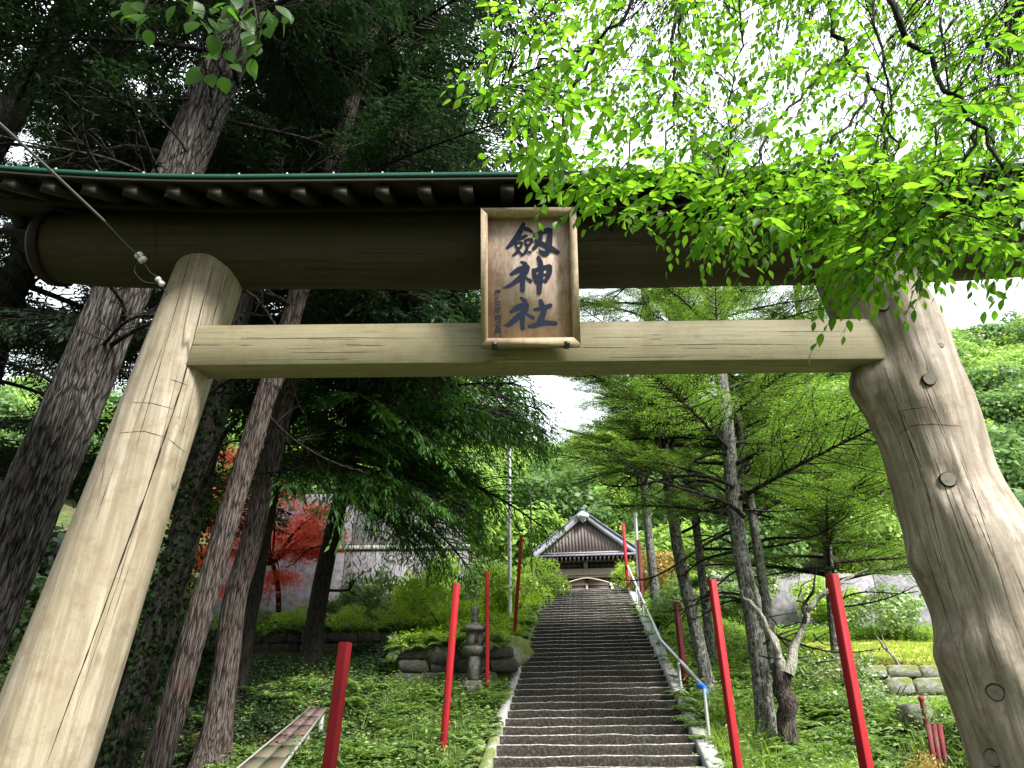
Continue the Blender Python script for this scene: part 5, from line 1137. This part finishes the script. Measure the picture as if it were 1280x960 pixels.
for q in range(len(T)):
    o = link('leaf', bm_[q % 2], mbr); m_ = T[q].copy(); m_[:3, 3] -= np.array(mbr.location); o.matrix_local = Matrix(m_.tolist())
# ================================================================ bushes, hedges, maple, hillside wood
def leafcloud(r, centers, rad, n, size, up=.3):
    """leaf quads spread near the surface of several lumps"""
    k = r.integers(0, len(centers), n); d = norm(r.normal(0, 1, (n, 3))); rr_ = rad[k]*r.uniform(.55, 1.05, n)[:, None]
    P = centers[k]+d*rr_; N = norm(d+np.array([0, 0, up])+r.normal(0, .5, (n, 3))); X = norm(np.cross(N, r.normal(0, 1, (n, 3)))); return mats_from(P, X, N, size*r.uniform(.6, 1.3, n))
LQ = (np.array([(0, 0, 0), (.35, .32, .05), (1, 0, -.08), (.35, -.32, .05)], float), np.array([(0, 1, 2, 3)]))
def crown_mesh(seed, lumps, n, size, flat, mat, name='crown', lr=(.28, .45)):
    r = np.random.default_rng(seed); c = norm(r.normal(0, 1, (lumps, 3)))*r.uniform(.25, .85, (lumps, 1)); c[:, 2] = c[:, 2]*flat; c[:, 2] += .1
    rad = r.uniform(*lr, (lumps, 1))*np.array([1, 1, .75]); V, F = rep(*LQ, leafcloud(r, c, rad, n, size)); return mk_mesh(name, V, F, [mat])
def bush(name, label, p, R3, mat, n, size, seed, cat='bush', lumps=14, stems=5):
    t = thing(name, label, cat, p); me = crown_mesh(seed, lumps, n, size, .8, M[mat], 'foliage'); o = link('foliage', me, t); o.scale = R3; o.location = (0, 0, R3[2]*.7)
    mb = MB(); r = random.Random(seed)
    for q in range(stems): a = r.uniform(0, 6.28); mb.tube([(p[0], p[1], p[2]-.1), (p[0]+math.cos(a)*R3[0]*.3, p[1]+math.sin(a)*R3[1]*.3, p[2]+R3[2]*.5), (p[0]+math.cos(a)*R3[0]*.6, p[1]+math.sin(a)*R3[1]*.6, p[2]+R3[2]*1.1)], [.02, .012, .006], 5, 0, False)
    mb.build('stems', [M['bark_dark']], t)['kind'] = 'stuff'; return t
def G(px, py, Y): p = at(px, py, Y); return (p.x, p.y, gh(p.x, p.y))
bush('round_bush', 'rounded light green bush left of the shrine steps', G(680, 742, 25.5), (1.25, 1.0, 1.15), 'bright', 3600, .09, 51)
bush('bush', 'bright green bush at the right corner of the shrine steps', G(781, 742, 26.4), (.65, .7, .95), 'bright', 2600, .08, 52)
bush('azalea_bush', 'orange-yellow tinted azalea bush right of the shrine behind the grey pole', G(818, 745, 25), (1.15, .9, 1.1), 'yellow_leaf', 2800, .09, 53)
bush('bush', 'yellow-green bush above the lantern, left of the red leaning post', G(640, 740, 21.5), (1.2, 1.0, 1.1), 'bright', 3200, .10, 54)
bush('bush', 'small bright bush beside the rubble wall', G(520, 775, 19.2), (.9, .6, .85), 'bright', 2200, .09, 55)
bush('bush', 'spreading bright bush where the hedge ends behind the tall red post', G(565, 785, 18.6), (1.0, .8, .7), 'bright', 2400, .09, 56)
bush('bush', 'leafy green bush at the foot of the grey back wall', G(1120, 800, 23.5), (1.6, .9, 1.2), 'weed', 3400, .10, 57)
bush('bush', 'shaggy bush in front of the mossy field wall', G(1100, 900, 12.6), (.9, .6, .55), 'weed', 2600, .07, 58)
bush('bush', 'olive-leaved bush in front of the red rack', G(1165, 975, 9.8), (.45, .35, .62), 'yellow_leaf', 1700, .05, 59)
bush('bush', 'pale green bush between the red rack and the crooked pillar foot', G(1190, 930, 10.6), (.5, .4, .55), 'weed', 1700, .05, 60)
bush('bush', 'low shady bush under the bushy fir left of the lawn', G(1040, 860, 13.6), (1.0, .7, .7), 'weed', 2200, .07, 61)
bush('bush', 'green bush behind the handrail under the first fir', G(845, 790, 20), (1.1, .8, .9), 'weed', 2200, .09, 62)
bush('bush', 'leafy bush at the left edge behind the massive cedar', G(60, 780, 13.5), (1.0, .8, .8), 'weed', 2200, .08, 63)
bush('bush', 'tall pale bush hanging before the grey concrete wall', G(600, 745, 22.8), (1.0, .7, 1.3), 'weed', 2600, .09, 64)
bush('bush', 'dark bush between the ivy-covered cedar and the flared cedar', G(232, 800, 17.0), (1.1, .7, .9), 'ivy', 2200, .08, 65)
for q, (px, sz, lab) in enumerate(((225, 1.0, 'clipped dark end of the hedge above the terrace wall'), (300, 1.1, 'hedge bush above the terrace wall below the red maple'), (362, 1.0, 'hedge bush left of the thin black conifer trunk'), (430, .95, 'light green hedge bush right of the thin black conifer trunk'), (488, .8, 'last low hedge bush before the stone lantern'))):
    p = at(px, 790, 18.5); bush('hedge_bush', lab, (p.x, 18.55, 3.6), (sz, .55, .55), 'weed' if q in (0, 1) else 'bright', 2600, .08, 70+q, 'hedge')
bush('bush', 'big leafy bush on the bank at the upper edge of the lawn behind the firs', (8.2, 25.6, 4.6), (1.9, .9, 1.5), 'weed', 4200, .11, 91)
bush('bush', 'light green bush at the left corner of the grey back wall', (11.0, 25.2, 4.3), (1.5, .8, 1.3), 'bright', 3600, .11, 92)
bush('bush', 'green bush on the slope between the firs and the lawn', (6.6, 21.5, 4.1), (1.3, 1.1, 1.1), 'weed', 3400, .10, 93)
bush('bush', 'tall yellow-green bush before the middle of the grey concrete wall', G(455, 770, 21.8), (1.3, .8, 1.6), 'weed', 4200, .10, 94)
bush('bush', 'tall loose green bush hiding the right end of the grey concrete wall', G(545, 770, 22.4), (1.3, .8, 2.0), 'bright', 4200, .10, 95)
bush('bush', 'dark green bush in front of the wall between the maple and the black trunk', G(400, 770, 21.9), (1.0, .7, .9), 'weed', 3000, .09, 96)
bush('bush', 'shaded shrub on the bank at the far left, behind the massive cedar', (-11.5, 17, gh(-11.5, 17)), (1.8, 1.0, 1.7), 'weed', 4600, .11, 97)
bush('bush', 'dark broad shrub at the far left edge of the wood', (-14.5, 19, gh(-14.5, 19)), (2.4, 1.2, 2.4), 'ivy', 5200, .12, 98)
bush('bush', 'big green shrub left of the grey concrete wall', (-13, 24, gh(-13, 24)), (2.6, 1.4, 2.8), 'weed', 6000, .12, 99)
# red maple
mp = at(352, 780, 21.3); mp.z = gh(mp.x, mp.y); maple = thing('red_maple', 'small maple with red and orange leaves in front of the grey concrete wall', 'maple', mp)
r = np.random.default_rng(3); mb = MB(); mb.tube(spline([mp+Vector((0, 0, -.1)), at(348, 740, 21.2), at(340, 700, 21.1)], 12), np.linspace(.09, .06, 12), 10); mb.build('trunk', [M['bark_dark']], maple)
T = []; mb = MB(); base = np.array(at(340, 705, 21.1))
for (px, py, rx, rz) in ((235, 600, .8, .35), (280, 570, .8, .3), (400, 670, .8, .3), (250, 630, .9, .35), (275, 690, .9, .3), (380, 670, 1.0, .35), (262, 660, 1.0, .35), (300, 640, 1.0, .4), (345, 620, 1.1, .4), (290, 600, .9, .3), (385, 655, .9, .35), (330, 672, 1.2, .3), (372, 690, .8, .3), (255, 700, .7, .25), (400, 640, .6, .25), (320, 585, .7, .25), (300, 735, 1.0, .25), (350, 722, .7, .25), (395, 690, .4, .2)):
    c = np.array(at(px, py, 21+r.uniform(-.8, .8))); n = int(1500*rx); d = r.normal(0, .5, (n, 3))*np.array([rx, rx*.8, rz]); d[:, 2] -= .12*(d[:, 0]**2+d[:, 1]**2)
    N = norm(np.array([0, -.3, 1.])+r.normal(0, .5, (n, 3))); X = norm(r.normal(0, 1, (n, 3))); T.append(mats_from(c+d, X, N, r.uniform(.08, .15, n)))
    mb.tube(spline([base, (base+c)/2+np.array([0, 0, .25]), c], 10), np.linspace(.04, .012, 10), 6, 0, False)
mb.build('limbs', [M['bark_dark']], maple)['kind'] = 'stuff'
ST = np.array([(0, 0, 0), (.3, .12, 0), (.75, .5, -.03), (.42, .02, 0), (1, 0, -.06), (.42, -.02, 0), (.75, -.5, -.03), (.3, -.12, 0)], float)
V, F = rep(ST, np.array([(0, 1, 2, 3), (0, 3, 4, 5), (0, 5, 6, 7)]), np.concatenate(T)); mb = MB(); mb.add(V, [F]); mb.build('crown', [M['red_leaf']], maple)

# hillside trees
CR = {'a': [crown_mesh(s_, 34, 5200, .13, .75, M['hill_a']) for s_ in (81, 82, 83)], 'b': [crown_mesh(s_, 40, 5200, .12, 1.0, M['hill_b']) for s_ in (84, 85, 86)]}
tm = mk_mesh('trunk', *tube([(0, 0, -.6), (.03, .02, .5), (0, .05, 1.1)], [.05, .04, .02], 8)[:2], [M['bark_dark']])
rnd = random.Random(4)
def hill_label(x, y, z, kind):
    px, py, _ = proj(np.array([[x, y, z+4]])); px = px[0]
    side = 'left of the shrine roof' if px < 672 else 'above the shrine roof' if px < 790 else 'behind the fir beside the handrail' if px < 880 else 'behind the stout fir' if px < 990 else 'behind the bushy fir' if px < 1110 else 'behind the crooked pillar' if px < 1200 else 'right of the crooked pillar'
    deep = 'at the foot of the slope' if y < 41 else 'low on the slope' if y < 50 else 'halfway up the slope' if y < 64 else 'high on the slope'
    return ('bright green tree ' if kind == 'a' else 'deep green rounded tree ')+deep+' '+side
def hilltree(x, y, s_, kind, right):
    z = gh(x, y); lb_ = hill_label(x, y, z, kind); t = thing('hill_tree', lb_, 'tree', (x, y, z-.1), lb_.replace(' tree ', ' trees ', 1))
    o = link('crown', rnd.choice(CR[kind]), t); o.location = (0, 0, s_*1.15); o.scale = (s_, s_, s_*rnd.uniform(.8, 1.05)); o.rotation_euler = (0, 0, rnd.uniform(0, 6.28))
    q = link('trunk', tm, t); q.scale = (s_, s_, s_); q.location = (0, 0, s_*.3)
pl = []
for row in range(60):
    y = 34.5+row*.9+rnd.uniform(-.4, .4)
    for q in range(3):
        x = rnd.uniform(-.22*y, .92*y)
        if abs(x-float(xc(y))) < 4.5 and y < 39: continue
        if any((x-a)**2+(y-b)**2 < 9 for a, b in pl): continue
        if .25*y < x < .60*y and y > 50: continue
        pl.append((x, y)); hilltree(x, y, rnd.uniform(2.4, 3.8), 'a' if rnd.random() < .5 else 'b', x > .55*y)
# the far wood: one mass
def scatter(name, temps, P, rot, scl, idx, label, mat_kind='stuff', cat=None):
    """points carrying rotation and scale; geometry nodes put a plant on each"""
    me = bpy.data.meshes.new(name); me.vertices.add(len(P)); me.vertices.foreach_set('co', np.asarray(P, np.float32).ravel())
    for nm, ty, dat in (('rot', 'FLOAT_VECTOR', rot), ('scl', 'FLOAT_VECTOR', scl)): a = me.attributes.new(nm, ty, 'POINT'); a.data.foreach_set('vector', np.asarray(dat, np.float32).ravel())
    a = me.attributes.new('idx', 'INT', 'POINT'); a.data.foreach_set('value', np.asarray(idx, np.int32))
    ng = bpy.data.node_groups.new(name, 'GeometryNodeTree'); ng.interface.new_socket('Geometry', in_out='INPUT', socket_type='NodeSocketGeometry'); ng.interface.new_socket('Geometry', in_out='OUTPUT', socket_type='NodeSocketGeometry')
    N = ng.nodes; L = ng.links; gi = N.new('NodeGroupInput'); go = N.new('NodeGroupOutput'); jn = N.new('GeometryNodeJoinGeometry'); L.new(jn.outputs[0], go.inputs[0])
    def attr(nm, ty): a = N.new('GeometryNodeInputNamedAttribute'); a.data_type = ty; a.inputs[0].default_value = nm; return a.outputs[0]
    ra, sa, ia = attr('rot', 'FLOAT_VECTOR'), attr('scl', 'FLOAT_VECTOR'), attr('idx', 'INT')
    for k, tme in enumerate(temps):
        to = bpy.data.objects.new(name+'_plant', tme); oi = N.new('GeometryNodeObjectInfo'); oi.inputs['Object'].default_value = to; oi.inputs['As Instance'].default_value = True
        ip = N.new('GeometryNodeInstanceOnPoints'); cp = N.new('FunctionNodeCompare'); cp.data_type = 'INT'; cp.operation = 'EQUAL'; L.new(ia, cp.inputs[2]); cp.inputs[3].default_value = k
        L.new(gi.outputs[0], ip.inputs['Points']); L.new(cp.outputs[0], ip.inputs['Selection']); L.new(oi.outputs['Geometry'], ip.inputs['Instance']); L.new(ra, ip.inputs['Rotation']); L.new(sa, ip.inputs['Scale']); L.new(ip.outputs[0], jn.inputs[0])
    o = link(name, me); md = o.modifiers.new('plants', 'NODES'); md.node_group = ng; o['kind'] = mat_kind; o['label'] = label
    if cat: o['category'] = cat
    return o
P = []; 
for q in range(1400):
    y = rnd.uniform(50, 105); x = rnd.uniform(-1.0*y, 1.15*y)
    if x > .7*y and y < 88: pass
    P.append((x, y))
P = np.array(P); Zg = ground(P[:, 0], P[:, 1]); s_ = np.random.default_rng(2).uniform(2.6, 4.2, len(P)); n = len(P)
scatter('hillside_wood', CR['a'][:2]+CR['b'][:2], np.column_stack([P, Zg+s_*.9]), np.column_stack([np.zeros(n), np.zeros(n), rng.uniform(0, 6.28, n)]), np.column_stack([s_, s_, s_*.9]), rng.integers(0, 4, n), 'mixed green wood covering the hillside beyond the shrine', cat='wood')

# ================================================================ ground plants
def weed_mesh(seed, kind, mat):
    r = np.random.default_rng(seed); P = []; X = []; N = []; S = []
    if kind == 'herb':       # upright stems with paired leaves
        for st in range(5):
            a = r.uniform(0, 6.28); b = np.array([math.cos(a), math.sin(a), 0])*r.uniform(.02, .14); d = norm(np.array([math.cos(a)*.35, math.sin(a)*.35, 1])+r.normal(0, .1, 3)); h = r.uniform(.15, .36)
            for k in range(7):
                p = b+d*h*(k+1)/7; an = k*2.4+a
                P.append(p); X.append(norm(np.array([math.cos(an), math.sin(an), r.uniform(-.3, .35)]))); N.append(norm(np.array([0, 0, 1.])+r.normal(0, .25, 3))); S.append(r.uniform(.06, .11)*(1.1-.5*k/7))
    elif kind == 'fern':
        for st in range(7):
            a = r.uniform(0, 6.28); u = np.array([math.cos(a), math.sin(a), 0]); L = r.uniform(.22, .42)
            for k in range(13):
                t = (k+1)/13; p = u*L*t+np.array([0, 0, .30*math.sin(t*2.3)*L*1.3]); lat = np.array([-u[1], u[0], 0])
                for sg in (-1, 1): P.append(p); X.append(norm(lat*sg+u*.35+np.array([0, 0, -.15]))); N.append(norm(np.array([0, 0, 1.])+r.normal(0, .15, 3))); S.append((.13*math.sin(math.pi*min(.97, t*.85+.12))+.012))
    elif kind == 'ground':
        for k in range(34):
            a = r.uniform(0, 6.28); p = np.array([r.normal(0, .12), r.normal(0, .12), abs(r.normal(.03, .03))]); P.append(p); X.append(norm(np.array([math.cos(a), math.sin(a), r.uniform(-.1, .5)]))); N.append(norm(np.array([0, 0, 1.])+r.normal(0, .35, 3))); S.append(r.uniform(.035, .075))
    if kind == 'grass':
        V = []; F = []
        for k in range(26):
            a = r.uniform(0, 6.28); u = np.array([math.cos(a), math.sin(a), 0]); lat = np.array([-u[1], u[0], 0])*.006; b = u*r.uniform(0, .06); h = r.uniform(.14, .38); l = h*r.uniform(.2, .8); i0 = len(V)
            for t in (0, .4, .75, 1): c = b+u*l*t*t+np.array([0, 0, h*(t-.25*t*t)]); V += [c-lat*(1.05-t), c+lat*(1.05-t)]
            F += [(i0+2*j, i0+2*j+1, i0+2*j+3, i0+2*j+2) for j in range(3)]
        return mk_mesh('tuft', np.array(V), np.array(F), [mat])
    q = (LQ[0]*np.array([1, .8 if kind != 'fern' else .45, 1]), LQ[1]); V, F = rep(*q, mats_from(np.array(P), np.array(X), np.array(N), np.array(S))); return mk_mesh('plant', V, F, [mat])
def field(n, x0, x1, y0, y1, test, seed):
    r = np.random.default_rng(seed); X = r.uniform(x0, x1, n); Y = r.uniform(y0, y1, n); k = test(X, Y, r) & (np.abs(X-xc(Y)) > 1.78); X, Y = X[k], Y[k]; return X, Y, ground(X, Y), r
def cover(name, temps, n, box, test, seed, sc_, label, cat, up=0):
    X, Y, Z, r = field(n, *box, test, seed); m_ = len(X); s_ = r.uniform(*sc_, m_)
    return scatter(name, temps, np.column_stack([X, Y, Z+up]), np.column_stack([r.normal(0, .12, m_), r.normal(0, .12, m_), r.uniform(0, 6.28, m_)]), np.column_stack([s_, s_, s_*r.uniform(.8, 1.2, m_)]), r.integers(0, len(temps), m_), label, cat=cat)
def nz(X, Y, f, s): return fbm(X*f, Y*f, 0, s, 3)
L_ = lambda X, Y: X < xc(Y)
herb = [weed_mesh(s_, 'herb', M['weed']) for s_ in (1, 2, 3)]; fern = [weed_mesh(s_, 'fern', M['weed']) for s_ in (4, 5)]; gnd = [weed_mesh(s_, 'ground', M['weed']) for s_ in (6, 7, 8)]
ivy = [weed_mesh(s_, 'ground', M['ivy']) for s_ in (9, 10)]; ivh = [weed_mesh(s_, 'herb', M['ivy']) for s_ in (11, 12)]; bri = [weed_mesh(s_, 'herb', M['bright']) for s_ in (13, 14)]+[weed_mesh(15, 'ground', M['bright'])]; grs = [weed_mesh(s_, 'grass', M['weed']) for s_ in (16, 17)]; grb = [weed_mesh(s_, 'grass', M['bright']) for s_ in (18, 19)]
wall = lambda X, Y: ~((X > -2.7) & (X < 0) & (Y > 14.7) & (Y < 15.5))
cover('weeds', herb+gnd+grs+fern[:1], 11000, (-4.2, 1.2, 8.2, 15), lambda X, Y, r: L_(X, Y) & wall(X, Y) & (nz(X, Y, .9, 41)+r.random(len(X))*.2 > .56), 1, (.45, 1.5), 'green weeds, small ferns and grass on the bank left of the stairs', 'weeds')
cover('undergrowth', ivy+ivh+gnd[:1], 15000, (-13, -2.6, 7, 18), lambda X, Y, r: (nz(X, Y, .8, 42)+r.random(len(X))*.2 > .55), 2, (.5, 1.5), 'dark low undergrowth on the forest floor around the cedar trunks', 'undergrowth')
cover('bright_weeds', bri+grb+fern, 9000, (-2.6, 1.6, 15.4, 27), lambda X, Y, r: L_(X, Y) & wall(X, Y), 3, (.8, 1.5), 'bright yellow-green weeds left of the upper stairs', 'weeds')
cover('terrace_plants', bri+herb, 4500, (-11, -2.2, 18.3, 23.6), lambda X, Y, r: (nz(X, Y, .5, 43) > .4), 4, (.7, 1.3), 'bright leafy plants on the terrace below the concrete wall', 'plants')
cover('right_weeds', herb+grs+fern+gnd, 15000, (1.9, 9.5, 8, 15), lambda X, Y, r: ~L_(X, Y) & ((Y < 13.9) | (X < 5.6)) & (nz(X, Y, .9, 44)+r.random(len(X))*.2 > .5), 5, (.5, 1.6), 'green weeds and grass right of the stairs', 'weeds')
cover('upper_right_weeds', herb+bri+fern, 9000, (2.4, 8.5, 15, 27), lambda X, Y, r: ~L_(X, Y) & (X < 6.3+.02*Y) & (nz(X, Y, .5, 45) > .36), 6, (.8, 1.4), 'mixed plants under the firs right of the upper stairs', 'plants')
lg = [weed_mesh(s_, 'grass', M['lawn_grass'] if 'lawn_grass' in M else M['yellow_leaf']) for s_ in (25, 26)]+[grb[0]]
cover('lawn_grass', lg, 16000, (6.3, 17, 14.2, 26), lambda X, Y, r: X > 6.2, 7, (.18, .4), 'short yellow-green lawn grass', 'grass')
cover('wall_foot_grass', grb+herb, 2500, (7, 18, 23.5, 25.8), lambda X, Y, r: X > 7, 8, (1.0, 1.8), 'taller green grass along the foot of the grey back wall', 'grass')
cover('hill_edge_plants', bri+fern+herb, 5000, (-8, 14, 27.5, 36), lambda X, Y, r: (np.abs(X-sx0) > 3.4), 9, (1.2, 2.4), 'mixed plants around the shrine clearing', 'plants')
# moss and small plants on the rock tops
def topcover(name, temps, pts, n, sc_, label, cat, seed):
    r = np.random.default_rng(seed); P = []
    for (x0, x1, y0, y1, z) in pts: m_ = int(n/len(pts)); P.append(np.column_stack([r.uniform(x0, x1, m_), r.uniform(y0, y1, m_), np.full(m_, z)+r.uniform(-.03, .02, m_)]))
    P = np.concatenate(P); m_ = len(P); s_ = r.uniform(*sc_, m_); return scatter(name, temps, P, np.column_stack([r.normal(.2, .3, m_), r.normal(0, .2, m_), r.uniform(0, 6.28, m_)]), np.column_stack([s_]*3), r.integers(0, len(temps), m_), label, cat=cat)
topcover('wall_top_plants', bri+fern, [(-2.4, -.3, 15.0, 15.5, 3.02), (-9, -2.2, 17.95, 18.4, 3.66)], 900, (.6, 1.1), 'plants and ferns spilling over the tops of the stone walls', 'plants', 21)

lit = [weed_mesh(s_, 'ground', M['litter']) for s_ in (31, 32)]
cover('leaf_litter', lit, 9000, (-11, 8, 7, 16), lambda X, Y, r: (nz(X, Y, .7, 46) > .42), 31, (.5, 1.0), 'brown fallen leaves and twigs lying between the weeds', 'leaf litter', up=.01)

big_fern = [weed_mesh(s_, 'fern', M['weed']) for s_ in (41, 42)]
cover('tall_ferns', big_fern+herb, 130, (-6, 1, 8.5, 15), lambda X, Y, r: L_(X, Y) & wall(X, Y), 41, (1.0, 1.7), 'scattered larger ferns among the weeds left of the stairs', 'ferns')
cover('grass_tufts', grb+grs, 2400, (1.9, 8, 8.5, 14), lambda X, Y, r: ~L_(X, Y) & (nz(X, Y, .8, 48) > .5), 42, (.9, 1.7), 'longer bright grass tufts right of the stairs', 'grass')
